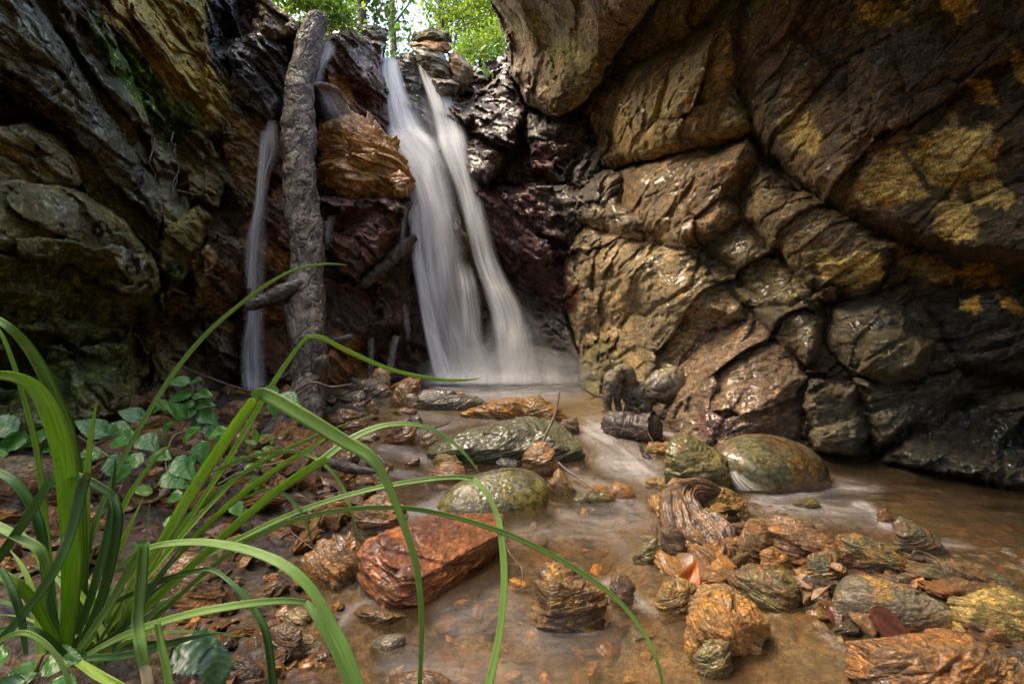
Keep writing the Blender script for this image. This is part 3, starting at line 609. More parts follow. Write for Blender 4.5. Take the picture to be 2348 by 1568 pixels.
# mid stream
R('long low orange rock in mid stream in front of the falls', 'orange', [(1055,948),(1122,923),(1195,909),(1204,916),(1200,940),(1170,955),(1122,957),(1063,953)], th=.5, strata=1.3, col2='ochre')
R('ochre and yellow angular rock leaning on the long low orange one', 'ochre', [(1190,965),(1203,912),(1235,908),(1270,925),(1294,952),(1285,962),(1240,982),(1200,980)], col2='orange', th=.7, sharp=1.3)
R('large grey green ridged slab in mid stream under the leaning twig', 'green', [(985,1042),(1010,1013),(1080,988),(1150,972),(1215,955),(1270,972),(1302,1003),(1342,1025),(1342,1042),(1290,1056),(1200,1052),(1100,1047)], th=.55, bul=.25, strata=1.8, sharp=.8, wet=.85, col2='grey', tilt=(-.3,-.5,1), moss=.3)
R('brown rock with a pale corner right of the grey green slab', 'brown', [(1275,987),(1290,960),(1320,958),(1331,985),(1300,997)], wet=.7)
R('orange tan stone lying on the front of the grey green slab', 'tan', [(1196,1052),(1220,1014),(1256,1009),(1276,1045),(1280,1066),(1260,1080),(1205,1062)], col2='orange', lift=.02, th=.7)
R('flat rusty chip tucked behind the orange tan stone', 'orange', [(1142,1040),(1170,1024),(1205,1024),(1205,1050),(1160,1053)], lift=.01)
R('thin striped stone under the flat rusty chip', 'dark', [(1137,1062),(1150,1051),(1200,1058),(1197,1076),(1145,1073)], wet=.8, strata=1.5)
R('round olive gold boulder half under water at mid stream', 'moss', [(1005,1152),(1050,1110),(1110,1082),(1180,1074),(1240,1088),(1256,1112),(1220,1142),(1150,1168),(1080,1180),(1020,1168)], rp=5, sharp=.1, strata=.15, rough=.5, smooth=True, wet=.85, col2='green', bul=.1, th=.8)
R('small striped stone at the right end of the olive gold boulder', 'ochre', [(1253,1110),(1280,1073),(1310,1108),(1322,1126),(1285,1132)], strata=1.8, tilt=(1,.2,.5), wet=.8)
R('flat yellow streaked stone just breaking the water right of mid stream', 'moss', [(1315,1142),(1340,1126),(1395,1130),(1407,1142),(1380,1152),(1325,1151)], rp=8, wet=.9)
R('small amber stone awash behind the flat yellow streaked one', 'orange', [(1345,1122),(1365,1110),(1395,1115),(1400,1128),(1360,1130)], rp=8, wet=.9, sharp=.4)
R('amber stone awash in the riffle left of the driftwood', 'orange', [(1395,1130),(1410,1104),(1445,1115),(1460,1138),(1420,1142)], rp=8, sharp=.4, wet=.9)
R('low dark yellow stone behind the ochre rock that holds the driftwood', 'ochre', [(1475,1110),(1490,1094),(1535,1096),(1562,1106),(1530,1121),(1490,1121)], wet=.8, strata=1.5)
R('thin yellow orange slab at the left foot of the mossy angular rock', 'ochre', [(1480,1030),(1490,1014),(1540,1014),(1537,1036),(1500,1042)], col2='orange')
R('mossy brown angular rock leaning against the big smooth boulder', 'brown', [(1523,1080),(1525,1042),(1545,1002),(1575,995),(1605,1005),(1640,1040),(1677,1090),(1672,1120),(1640,1127),(1560,1102)], th=.7, sharp=1.3, wet=.8, moss=.7, col2='ochre', strata=1.4)
R('big smooth olive brown boulder at the right, water sliding past it', 'green', [(1630,1040),(1655,1010),(1700,995),(1770,996),(1840,1018),(1890,1053),(1907,1090),(1892,1112),(1820,1128),(1740,1123),(1690,1102),(1655,1075)], rp=5, sharp=.0, strata=.08, rough=.45, smooth=True, wet=.72, col2='brown', bul=.35, th=.75)
R('yellow orange stone behind the grass tip, touching the grey green slab', 'yellow', [(965,1015),(970,998),(990,994),(1005,1010),(985,1026),(970,1026)])
R('rusty red splinter in the small riffle at mid stream', 'rust', [(925,1064),(945,1050),(964,1048),(957,1060),(937,1069)], wet=.9)
R('dark brown stone with a peak beside the small riffle', 'umber', [(833,1072),(850,1050),(870,1043),(899,1065),(899,1078),(850,1077)])
R('speckled buff stone behind the smooth tan one', 'yellow', [(993,1056),(1005,1040),(1040,1044),(1064,1062),(1050,1070),(1000,1068)], wet=.4, strata=.4)
R('smooth tan stone with a broken right end in the left channel', 'tan', [(976,1094),(1000,1065),(1030,1055),(1065,1070),(1070,1090),(1050,1101),(985,1100)], rp=12, sharp=.3, strata=.3, wet=.5, col2='orange')
R('red brown block with a wet top in the left channel', 'rust', [(876,1012),(900,972),(930,963),(951,975),(952,1005),(938,1017),(885,1014)], strata=1.5, wet=.8)
R('small black brown lump behind the red brown block', 'dark', [(933,967),(945,952),(962,955),(971,968),(955,980),(940,977)], wet=.9)
R('whitish flat stone in the water left of the red brown block', 'pale', [(815,1002),(835,994),(867,996),(857,1012),(825,1010)], wet=.7, th=.9)
R('rust chip on the shore below the fallen log foot', 'rust', [(733,1022),(760,1008),(775,1015),(765,1037),(740,1042)])
# stones at the foot of the back wall
R('yellow orange stone standing upright at the foot of the back wall', 'yellow', [(849,880),(852,856),(870,841),(890,850),(897,875),(880,892),(857,888)], col2='orange', lift=.04, rp=16)
R('pinkish grey slab lying below the upright yellow orange stone', 'grey', [(804,893),(810,868),(845,866),(880,876),(899,900),(880,912),(837,912)], col2='pink', th=.6, strata=1.5, lift=.02)
R('orange rock at the left corner of the pool', 'orange', [(899,883),(935,865),(964,870),(963,890),(945,902),(915,897)], col2='rust', lift=.02)
R('upright rusty striped block between the pool and the left channel', 'ochre', [(893,927),(905,895),(918,879),(938,879),(947,900),(925,932),(905,934)], strata=1.8, tilt=(.8,.1,.5), col2='rust')
R('pinkish block leaning on the upright striped one', 'pink', [(925,932),(930,905),(950,903),(967,931),(950,938)], strata=1.4)
R('grey brown slab resting on rubble right of the log foot', 'grey', [(768,922),(790,902),(830,895),(840,915),(825,937),(785,937)], col2='umber', lift=.01, strata=1.5)
R('jagged dark slab jutting toward the channel beside the log', 'brown', [(775,930),(810,918),(850,917),(842,936),(812,943)], strata=1.6)
R('small brown block at the tip of the jagged dark slab', 'ochre', [(837,930),(855,920),(870,938),(857,949),(840,947)])
R('thin brown shelf stone touching the log', 'umber', [(743,907),(770,894),(810,893),(795,915),(755,920)])
R('heap stone of rust and black under the grey brown slab', 'rust', [(735,957),(780,940),(830,953),(852,975),(800,987),(750,977)], sharp=1.4)
R('long dark grey wet ledge stone along the front of the pool', 'grey', [(950,907),(978,897),(1030,910),(1080,908),(1118,922),(1100,932),(1050,940),(990,937),(955,927)], col2='green', strata=1.8, wet=.95, th=.35)
R('small orange cap stone sitting on the long grey ledge', 'orange', [(1026,912),(1040,898),(1062,899),(1072,912),(1050,920)], lift=.01)
R('tiny orange stone on the left end of the long grey ledge', 'orange', [(976,900),(988,892),(1000,893),(1005,903),(985,906)], lift=.01)
R('low rusty stone awash in the left channel by the pinkish block', 'rust', [(901,942),(925,935),(957,940),(950,950),(905,951)], wet=.8)
R('salmon coloured slab on the left bank under the mossy wall', 'pink', [(205,950),(240,918),(300,903),(332,915),(312,952),(250,968)], wet=.2, col2='rust', lift=.08, strata=.8)
R('small rusty stone right of the salmon slab', 'rust', [(310,918),(340,898),(372,905),(366,927),(330,932)], wet=.2, lift=.08)
R('dusky pink slab on the bank behind the compound leaves', 'pink', [(500,947),(540,918),(592,928),(628,950),(612,977),(530,972)], wet=.3, col2='umber', lift=.05)
R('orange block below the dusky pink slab', 'orange', [(505,990),(540,965),(597,970),(597,1002),(540,1008)], wet=.3, lift=.04)
R('orange stone at the left foot of the log', 'orange', [(590,1032),(600,1008),(637,1003),(652,1020),(640,1034)], wet=.5, lift=.02)
R('buff brown stone at the right foot of the log', 'tan', [(668,1018),(690,1003),(732,1003),(727,1027),(690,1034)], wet=.5, lift=.01)
# the spit of stones on the right
R('ochre jagged rock under the gnarled driftwood', 'ochre', [(1518,1135),(1555,1102),(1610,1103),(1702,1140),(1704,1165),(1670,1192),(1600,1190),(1530,1170)], col2='umber', wet=.75, th=.5, sharp=1.3)
R('long red tan slab sloping down behind the driftwood tail', 'pink', [(1715,1187),(1799,1187),(1865,1210),(1917,1235),(1992,1292),(1917,1301),(1782,1261),(1762,1230)], col2='rust', th=.4, strata=1.6, wet=.8)
R('grey green striped slab overlapping the long red tan slab', 'green', [(1920,1237),(1965,1228),(2051,1259),(2081,1292),(2078,1314),(2015,1311),(1962,1271)], col2='ochre', th=.5, strata=1.7, wet=.8)
R('upright rust brown stone at the right end of the driftwood', 'umber', [(1693,1245),(1703,1199),(1752,1200),(1777,1239),(1754,1287),(1725,1301),(1700,1281)], col2='rust', th=.7)
R('bright orange chunk leaning on the upright rust brown stone', 'orange', [(1743,1264),(1765,1250),(1814,1285),(1807,1311),(1752,1301)], lift=.01)
R('short ochre grey wedge beside the long red tan slab', 'green', [(1850,1274),(1899,1257),(1947,1312),(1925,1331),(1865,1308)], col2='rust')
R('brown block with a green vein below the driftwood', 'umber', [(1673,1314),(1725,1297),(1799,1307),(1841,1345),(1841,1379),(1799,1394),(1735,1384),(1716,1347)], col2='moss', th=.7, wet=.8)
R('dark brown pointed stone right of the green veined block', 'dark', [(1840,1331),(1872,1313),(1917,1342),(1912,1367),(1865,1374),(1845,1355)], wet=.75)
R('speckled grey ochre boulder, the largest on the right spit', 'grey', [(1910,1381),(1923,1332),(1965,1313),(2015,1323),(2086,1345),(2149,1372),(2188,1412),(2182,1454),(2132,1454),(2049,1447),(1962,1424)], col2='ochre', rp=9, strata=.4, sharp=.3, wet=.5, th=.5, bul=.4)
R('yellow green rock at the right edge beside the speckled boulder', 'yellow', [(2176,1372),(2232,1360),(2292,1343),(2370,1369),(2450,1410),(2440,1469),(2300,1472),(2200,1458),(2172,1412)], col2='moss', strata=.7, sharp=.6, th=.5, bul=.35)
R('long olive brown ridge rock along the water at the right edge', 'umber', [(2044,1327),(2116,1290),(2159,1277),(2199,1280),(2299,1317),(2340,1339),(2232,1334),(2099,1341)], col2='green', th=.35, strata=1.6, wet=.8)
R('dull red rock behind the yellow green one', 'umber', [(2107,1347),(2166,1330),(2282,1337),(2310,1352),(2199,1368),(2135,1362)], th=.4)
R('lone brown stone in the still water right of the spit', 'umber', [(2044,1214),(2066,1187),(2099,1203),(2154,1235),(2168,1262),(2139,1267),(2083,1247)], col2='green', wet=.8)
R('large orange brown slab at the bottom right corner', 'rust', [(1937,1467),(2000,1472),(2166,1460),(2219,1477),(2299,1503),(2334,1545),(2340,1620),(2060,1620),(1970,1535)], col2='umber', th=.45, bul=.3, wet=.75, strata=1.5, drop=.04)
R('orange and straw striped block at the left end of the spit', 'orange', [(1572,1414),(1598,1379),(1648,1360),(1725,1393),(1759,1432),(1749,1477),(1715,1491),(1665,1487),(1580,1494)], col2='ochre', th=.7, strata=1.7, bul=.5, tilt=(.7,-.2,.7), wet=.7)
R('pinkish rock behind the orange and straw striped block', 'pink', [(1560,1375),(1598,1343),(1665,1337),(1707,1365),(1690,1395),(1590,1410)], col2='ochre', wet=.6)
R('brown faceted rock left of the pinkish one, by the curled red leaf', 'ochre', [(1503,1367),(1520,1333),(1560,1328),(1602,1345),(1572,1405),(1522,1397)], col2='umber')
R('small olive stone in front of the striped block', 'moss', [(1593,1504),(1625,1467),(1670,1467),(1677,1529),(1650,1551),(1612,1547)], col2='umber', wet=.8)
R('tiny dark stone breaking the water between smooth boulder and spit', 'moss', [(1817,1152),(1840,1142),(1870,1144),(1884,1158),(1850,1164)], wet=.9)
R('half sunk red brown stone left of the lone stone', 'rust', [(2010,1172),(2032,1162),(2051,1192),(2025,1198)], wet=.9)
R('dark green grey stone in the bottom right corner', 'dark', [(2297,1487),(2350,1485),(2410,1530),(2340,1525)], wet=.8)
R('dark flat stone below the dark brown pointed stone', 'dark', [(1843,1394),(1899,1370),(1914,1399),(1882,1407)], wet=.8)
R('olive stone left of the driftwood root in the shallows', 'moss', [(1451,1274),(1480,1250),(1506,1235),(1520,1279),(1483,1294)], wet=.85)
R('dark stone below the driftwood nose', 'brown', [(1515,1215),(1540,1195),(1570,1230),(1575,1290),(1535,1280)], wet=.7)
# boulders set in the back wall
B = lambda *a, **k: rock(*a, **dict(dict(name='boulder', drop=0, br=1.0), **k))
B('ochre boulder jutting out between the log and the main fall', 'tan', [(733,335),(760,282),(808,262),(860,292),(902,330),(937,402),(932,448),(880,442),(800,452),(738,430)], d=4.75, b=.22, sharp=1.6, br=1.5, col2='ochre', wet=.5, rough=1.25, strata=1.2, tilt=(.3,.2,1))
B('bright orange knob at the lip of the ochre boulder beside the fall', 'orange', [(893,405),(915,390),(938,410),(936,448),(905,450)], d=4.5, b=.08, col2='yellow', wet=.8)
B('grey slab standing between the two strands at the lip', 'grey', [(948,112),(975,108),(1020,130),(1038,170),(1036,185),(990,178),(962,145)], d=5.5, b=.15, wet=.4, strata=.6, col2='green')
B('flat capstone lying on top of the grey slab', 'tan', [(930,102),(985,94),(1030,97),(1036,112),(1022,122),(960,116)], d=5.6, b=.18, wet=.1, strata=.8)
B('dark mossy block topmost on the stones at the lip', 'dark', [(945,96),(950,76),(990,68),(1028,74),(1036,97)], d=5.7, b=.2, wet=.2, moss=.5)
B('brown boulder right of the grey slab at the lip', 'umber', [(1028,125),(1045,118),(1082,150),(1086,170),(1060,215),(1038,210),(1030,165)], d=5.6, b=.18, wet=.4, col2='green')
B('wet block under the foot of the grey slab at the lip', 'grey', [(990,180),(1036,186),(1048,195),(1045,212),(1022,222),(1000,212)], d=5.4, b=.12, wet=.8)
B('wet black boulder between the two strands', 'dark', [(905,150),(925,120),(945,118),(970,160),(985,215),(960,230),(925,200)], d=5.75, b=.15, wet=.95)
B('dark rounded rock under the small tree at the lip', 'dark', [(765,78),(800,55),(850,58),(892,75),(885,120),(860,140),(800,130),(770,110)], d=5.7, b=.25, wet=.5, moss=.2)
B('brown earth coloured boulder hanging above the log top', 'ochre', [(640,40),(665,36),(705,85),(690,110),(660,100)], d=4.9, b=.15, wet=.3)
B('orange block left beside the log top', 'umber', [(575,50),(600,42),(632,90),(622,135),(585,120)], d=4.75, b=.15, wet=.6, col2='green')

# ------------------------------------------------------------------ loose stones scattered on banks and bed
def scatter_stones():
    protos = []; small = []
    for i in range(12):
        rr = np.random.default_rng(100 + i); pts = rr.normal(size=(9, 3)); pts /= np.linalg.norm(pts, axis=1)[:, None]; pts *= np.array([1, rr.uniform(.6, .9), rr.uniform(.35, .6)])
        P, c, Rr = carve(*ICO[5], pts, 20 + i, 1.0 if i < 11 else .4, 1.5 if i < 11 else .2, 1.3 if i < 11 else .2, 150 if i < 11 else 8, (0.2, .1, 1))
        colr = list(PAL.keys())[i % 12] if i < 12 else 'tan'; colr = ['orange','umber','rust','ochre','brown','orange','dark','umber','ochre','tan','rust','brown'][i]
        cc = np.tile(np.array(PAL[colr]) * WARM, (len(P), 1)) * 1.1 * (.8 + .4 * rr.random())
        o = mesh('stone', P - c, ICO[5][1], M_STONE if i < 11 else M_SMOOTH, attrs={'col': cc, 'wet': np.full(len(P), .55), 'moss': np.zeros(len(P))}); protos.append(o.data); bpy.data.objects.remove(o)
        Ps, c2, _ = carve(*ICO[4], pts, 20 + i, 1.0, 1.2, 1.0, 30, (0.2, .1, 1)); small.append((Ps - c2, np.tile(cc[:1], (len(Ps), 1))))
    zones = [([(560,1010),(740,1000),(800,1060),(860,1150),(830,1240),(690,1290),(560,1200)], 230, 'rusty stone chip among the rubble of the left bank', 'stone chips on the left bank', (20, 105), 0),
             ([(430,1400),(560,1250),(700,1340),(830,1390),(760,1500),(720,1580),(420,1590)], 150, 'small stone in the gravel between the grass and the near stream', 'small stones in the gravel by the grass', (16, 85), 0),
             ([(0,1010),(420,1010),(560,1060),(560,1250),(430,1400),(0,1500)], 240, 'stone half buried in the soil of the left bank', 'stones in the soil of the left bank', (18, 110), 0),
             ([(200,900),(560,900),(740,880),(860,960),(800,1000),(600,1000),(250,1000)], 90, 'broken stone on the upper left bank under the wet wall', 'broken stones on the upper left bank', (10, 56), .05),
             ([(1520,1180),(1700,1190),(1900,1230),(2300,1330),(2340,1500),(1950,1450),(1850,1390),(1600,1390),(1500,1290)], 210, 'small rusty stone filling a gap in the right spit', 'small stones in the right spit', (26, 130), 0),
             ([(860,1180),(1480,1180),(1500,1560),(740,1590),(760,1450),(960,1430),(1150,1260)], 80, 'dim stone lying under the near water', 'stones under the near water', (22, 95), -.05),
             ([(1650,1420),(1930,1430),(2040,1590),(1620,1590)], 14, 'flat stone on the floor of the still corner pool', 'flat stones in the still corner pool', (25, 80), -.045),
             ([(880,960),(1300,1060),(1480,1120),(1450,1180),(1200,1190),(880,1130),(780,1060)], 26, 'little stone awash in the mid stream', 'little stones awash in mid stream', (12, 46), -.012)]
    rr = random.Random(5); items = []
    for poly, n, lab, grp, (a, b), dz in zones:
        p = np.array(poly); c = 0
        while c < n:
            x = rr.uniform(p[:, 0].min(), p[:, 0].max()); y = rr.uniform(p[:, 1].min(), p[:, 1].max())
            if poly_sd(poly, np.array([x]), np.array([y]))[0] < 0: continue
            if any(abs(x - o[0][0]) < 400 and poly_sd(o, np.array([x]), np.array([y]))[0] > -3 for o in OUTL): c += .08; continue
            d = ghit(x, y, 0); q = W(x, y, d); h, bb = bed_height(np.array([q[0]]), np.array([q[1]])); spx = a + (b - a) * rr.random() ** 1.7; s = spx / F * d * .5
            z = max(float(h[0]) + s * .15, float(zw(q[1])) - .03) + (s * .1) + s * .12 if dz >= 0 else float(zw(q[1])) + dz * (.7 if dz < -.02 else 1)
            items.append((spx, rr.randrange(12), (q[0], q[1], z), (s * rr.uniform(.8, 1.4), s, s * rr.uniform(.8, 1.2)), (rr.uniform(-.8, .8), rr.uniform(-.8, .8), rr.uniform(0, 6.28)), lab, grp)); c += 1
    items.sort(key=lambda t: -t[0])
    for spx, k, loc, sc, rot, lab, grp in items[:285]:
        o = bpy.data.objects.new('stone', protos[k]); COL.objects.link(o); o.location = loc; o.scale = sc; o.rotation_euler = rot; tag(o, lab, 'stone', grp)
    from mathutils import Euler
    VV, FF, CC = [], [], []; off = 0
    for spx, k, loc, sc, rot, lab, grp in items[285:]:
        v, c = small[k]; Rm = np.array(Euler(rot).to_matrix()); VV.append((v * np.array(sc)) @ Rm.T + np.array(loc)); FF.append(ICO[4][1] + off); CC.append(c); off += len(v)
    VV = np.concatenate(VV); o = mesh('gravel', VV, np.concatenate(FF), M_STONE, attrs={'col': np.concatenate(CC), 'wet': np.full(len(VV), .5), 'moss': np.zeros(len(VV))})
    tag(o, 'loose small gravel between the stones of the banks', 'gravel', kind='stuff')
scatter_stones()
# ------------------------------------------------------------------ tubes: log, driftwood, twigs
def smooth_path(pts, n):
    p = np.array(pts, float); m = len(p); t = np.linspace(0, m - 1, n); i = np.clip(t.astype(int), 0, m - 2); f = (t - i)[:, None]
    p0 = p[np.maximum(i - 1, 0)]; p1 = p[i]; p2 = p[i + 1]; p3 = p[np.minimum(i + 2, m - 1)]
    return .5 * (2 * p1 + (p2 - p0) * f + (2 * p0 - 5 * p1 + 4 * p2 - p3) * f ** 2 + (3 * p1 - p0 - 3 * p2 + p3) * f ** 3)
def tube(name, pts, mat, parent=None, n=60, seg=10, disp=None, uvl=1.0, twist=0, open_ends=False, cap=True):
    """pts: (x,y,z,radius)"""
    q = smooth_path(pts, n); c = q[:, :3]; r = np.maximum(q[:, 3], .0004)
    T = np.gradient(c, axis=0); T /= np.linalg.norm(T, axis=1)[:, None] + 1e-9
    up = np.array([0, -1, .15]); Nn = []; prev = np.cross(T[0], up); prev /= np.linalg.norm(prev) + 1e-9
    for t in T:
        v = prev - t * (prev @ t); v /= np.linalg.norm(v) + 1e-9; Nn.append(v); prev = v
    Nn = np.array(Nn); Bn = np.cross(T, Nn); L = np.concatenate([[0], np.cumsum(np.linalg.norm(np.diff(c, axis=0), axis=1))])
    a = np.linspace(0, 2 * np.pi, seg, endpoint=False); A = a[:, None] + twist * L[None] ; rr = np.tile(r, (seg, 1))
    al = np.tile(L, (seg, 1)); ang = np.tile(a[:, None], (1, n))
    if disp is not None: rr = rr + disp(ang, al, rr)
    V = c[None] + (np.cos(A)[..., None] * Nn[None] + np.sin(A)[..., None] * Bn[None]) * rr[..., None]
    V = V.reshape(-1, 3); Fc = grid_faces(seg, n, True)
    if cap:
        i0 = len(V); V = np.concatenate([V, [c[0], c[-1]]])
        s = np.arange(seg); s2 = (s + 1) % seg
        c0 = np.stack([s2 * n, s * n, np.full(seg, i0), np.full(seg, i0)], 1); c1 = np.stack([s * n + n - 1, s2 * n + n - 1, np.full(seg, i0 + 1), np.full(seg, i0 + 1)], 1)
        al_ = np.concatenate([al.ravel(), [0, L[-1]]])
    else: al_ = al.ravel(); c0 = c1 = None
    uv = np.stack([np.concatenate([ang.ravel() / 6.283, [0, 0]]) if cap else ang.ravel() / 6.283, al_ * uvl], 1)
    if cap:
        tris = np.concatenate([c0[:, :3], c1[:, :3]]); quads = np.concatenate([Fc[:, [0, 1, 2]], Fc[:, [0, 2, 3]]]); Fc = np.concatenate([quads, tris])
    return mesh(name, V, Fc, mat, parent, uv=uv)
def cyl(ang, al, sc=1.0, r=1.0): return np.stack([np.cos(ang).ravel() * r, np.sin(ang).ravel() * r, al.ravel() * sc], 1)
def wood_mat(name, a, b, rough=.6, scale=1.0, coat=.3, grain=12, cr=.25):
    k = NT(name); p = k.pos(); uv = k.n('ShaderNodeTexCoord').outputs['UV']
    st = k.mapping(uv, (0, 0, 0), (grain, 1.2 * scale, 1)); n1 = k.noise(st, 3, 8, .7, .6); n2 = k.noise(p, 9 * scale, 5, .6); n3 = k.noise(p, 70 * scale, 4, .65)
    c = k.mix(k.rng(n2, .35, .65, 0, 1), a, b); c = k.mix(1, c, k.rng(n1, .3, .7, .5, 1.5), 'MULTIPLY'); c = k.mix(1, c, k.rng(n3, .3, .7, .75, 1.25), 'MULTIPLY')
    h = k.math('ADD', n1, k.math('MULTIPLY', n3, .4)); h = k.math('ADD', h, k.math('MULTIPLY', k.rng(k.vor(p, 16 * scale), 0, .1, 0, 1), cr))
    wr = k.rng(k.noise(p, 5 * scale, 4), .35, .65, rough - .25, rough + .15)
    k.bsdf(Base_Color=c, Roughness=wr, Normal=k.bump(h, 1, .0055 / scale), Coat_Weight=coat, Coat_Roughness=.2); return k.m
M_BARK = wood_mat('wet_grey_bark', (.055, .04, .027, 1), (.15, .115, .08, 1), .78, 1.6, .0, 6, .4)
M_DARKWOOD = wood_mat('soaked_dark_wood', (.03, .022, .018, 1), (.10, .07, .05, 1), .6, 2, .15)
M_DRIFT = wood_mat('weathered_driftwood', (.05, .028, .018, 1), (.20, .11, .05, 1), .55, 3, .3, 16)
M_ROOT = wood_mat('smooth_wet_root', (.06, .045, .026, 1), (.19, .145, .085, 1), .6, 2, .12, 5, .1)
M_TWIG = wood_mat('twig_bark', (.10, .055, .035, 1), (.22, .13, .08, 1), .5, 6, .2)
def T(px, py, d, r): p = W(px, py, d); return (p[0], p[1], p[2], r)
def bark_disp(amp):
    def f(ang, al, rr):
        r0 = float(rr.mean()); q = cyl(ang, al / r0, 1, 1); f1, f2, _ = worley(q * np.array([1.6, 1.6, .9]) + fbm(q, 2, 3)[:, None] * .5, 3)
        d = .5 * fbm(q * .7, 3, 4) + .35 * np.minimum(f2 - f1, .3) / .3 + .2 * ridged(q * 3, 3, 8)
        return (amp * r0 * (d - .4)).reshape(ang.shape)
    return f
def log_disp(ang, al, rr):
    r0 = .115; q = cyl(ang, al / r0, 1, 1); f1, f2, _ = worley(q * np.array([1.3, 1.3, .5]) + fbm(q * .8, 3, 3)[:, None] * .8, 3); g1, g2, _ = worley(q * np.array([3.4, 3.4, 1.7]) + fbm(q * 2, 2, 6)[:, None] * .5, 5)
    plates = sstep(-.1, .35, fbm(q * .35, 2, 14))
    d = .34 * fbm(q * np.array([.45, .45, .3]), 3, 4) + .09 * sstep(0, .12, f2 - f1) + plates * .05 * sstep(0, .14, g2 - g1) + .025 * ridged(q * np.array([3, 3, 1.2]), 4, 8) + .12 * np.clip(fbm(q * np.array([.8, .8, .5]), 2, 33) - .35, 0, 1)
    return (r0 * (d - .15)).reshape(ang.shape)
def build_log():
    t = empty('fallen_log', W(660, 1000, 2.85)); tag(t, 'long grey fallen trunk leaning up the wet back wall left of the main fall', 'log')
    o = tube('trunk', [T(640,1020,2.8,.145), T(665,985,2.84,.13), T(697,930,2.95,.11), T(712,860,3.1,.105), T(708,760,3.25,.11), T(702,680,3.45,.115), T(700,560,3.65,.122), T(690,460,3.85,.128), T(683,350,4.05,.125), T(686,250,4.25,.125), T(695,165,4.45,.118), T(712,95,4.6,.108),T(724,55,4.68,.10),T(732,40,4.71,.075),T(738,30,4.73,.03)],
             M_BARK, n=900, seg=150, disp=log_disp); P = [o]
    P.append(tube('branch_stub', [T(690,655,3.4,.05), T(655,668,3.3,.052), T(610,688,3.2,.045), T(575,700,3.12,.032), T(562,702,3.1,.012)], M_DARKWOOD, n=80, seg=26, disp=bark_disp(.5)))
    P.append(tube('root', [T(712,870,3.08,.05), T(728,850,3.06,.045), T(742,828,3.04,.035), T(750,815,3.04,.012)], M_BARK, n=60, seg=24, disp=bark_disp(.4)))
    P.append(tube('root', [T(640,1005,2.8,.08), T(618,1020,2.76,.05), T(600,1030,2.74,.02)], M_BARK, n=50, seg=24, disp=bark_disp(.4)))
    P.append(tube('root', [T(700,900,2.98,.06), T(720,930,2.9,.05), T(728,965,2.84,.03), T(722,990,2.82,.012)], M_BARK, n=60, seg=24, disp=bark_disp(.4)))
    for o in P: recentre(o, W(660, 1000, 2.85)); o.parent = t; o.location = (0, 0, 0)
build_log()
def wood(name, label, cat, pts, mat, amp=.35, n=60, seg=16, group=None, twist=0):
    o = tube(name, pts, mat, n=n, seg=seg, disp=bark_disp(amp) if amp else None, twist=twist); recentre(o, np.array(pts[0][:3])); tag(o, label, cat, group); return o
wood('branch', 'dark wet branch stuck behind the log, sloping down to its left near the ground', 'branch', [T(672,850,3.4,.02), T(700,835,3.4,.026), T(640,870,3.35,.012)][::-1], M_DARKWOOD)
wood('branch', 'dark broken branch crossing right behind the log with a yellow chip above', 'branch', [T(730,800,3.6,.035), T(765,785,3.6,.034), T(808,772,3.65,.02)], M_DARKWOOD, seg=22)
wood('branch', 'orange brown root curling out of the wall right of the log top', 'root', [T(718,195,4.4,.02), T(745,195,4.5,.022), T(775,208,4.6,.02), T(785,225,4.7,.01)], M_DRIFT)
wood('branch', 'reddish peeled branch stub leaning behind the log top', 'branch', [T(690,80,4.75,.03), T(705,55,4.8,.028), T(722,35,4.85,.02)], M_DRIFT)
wood('branch', 'long dark diagonal limb under the overhang left of the main fall', 'branch', [T(830,655,4.6,.05), T(880,610,4.6,.06), T(930,560,4.6,.05), T(950,545,4.7,.03)], M_DARKWOOD, amp=.6, n=90, seg=26)
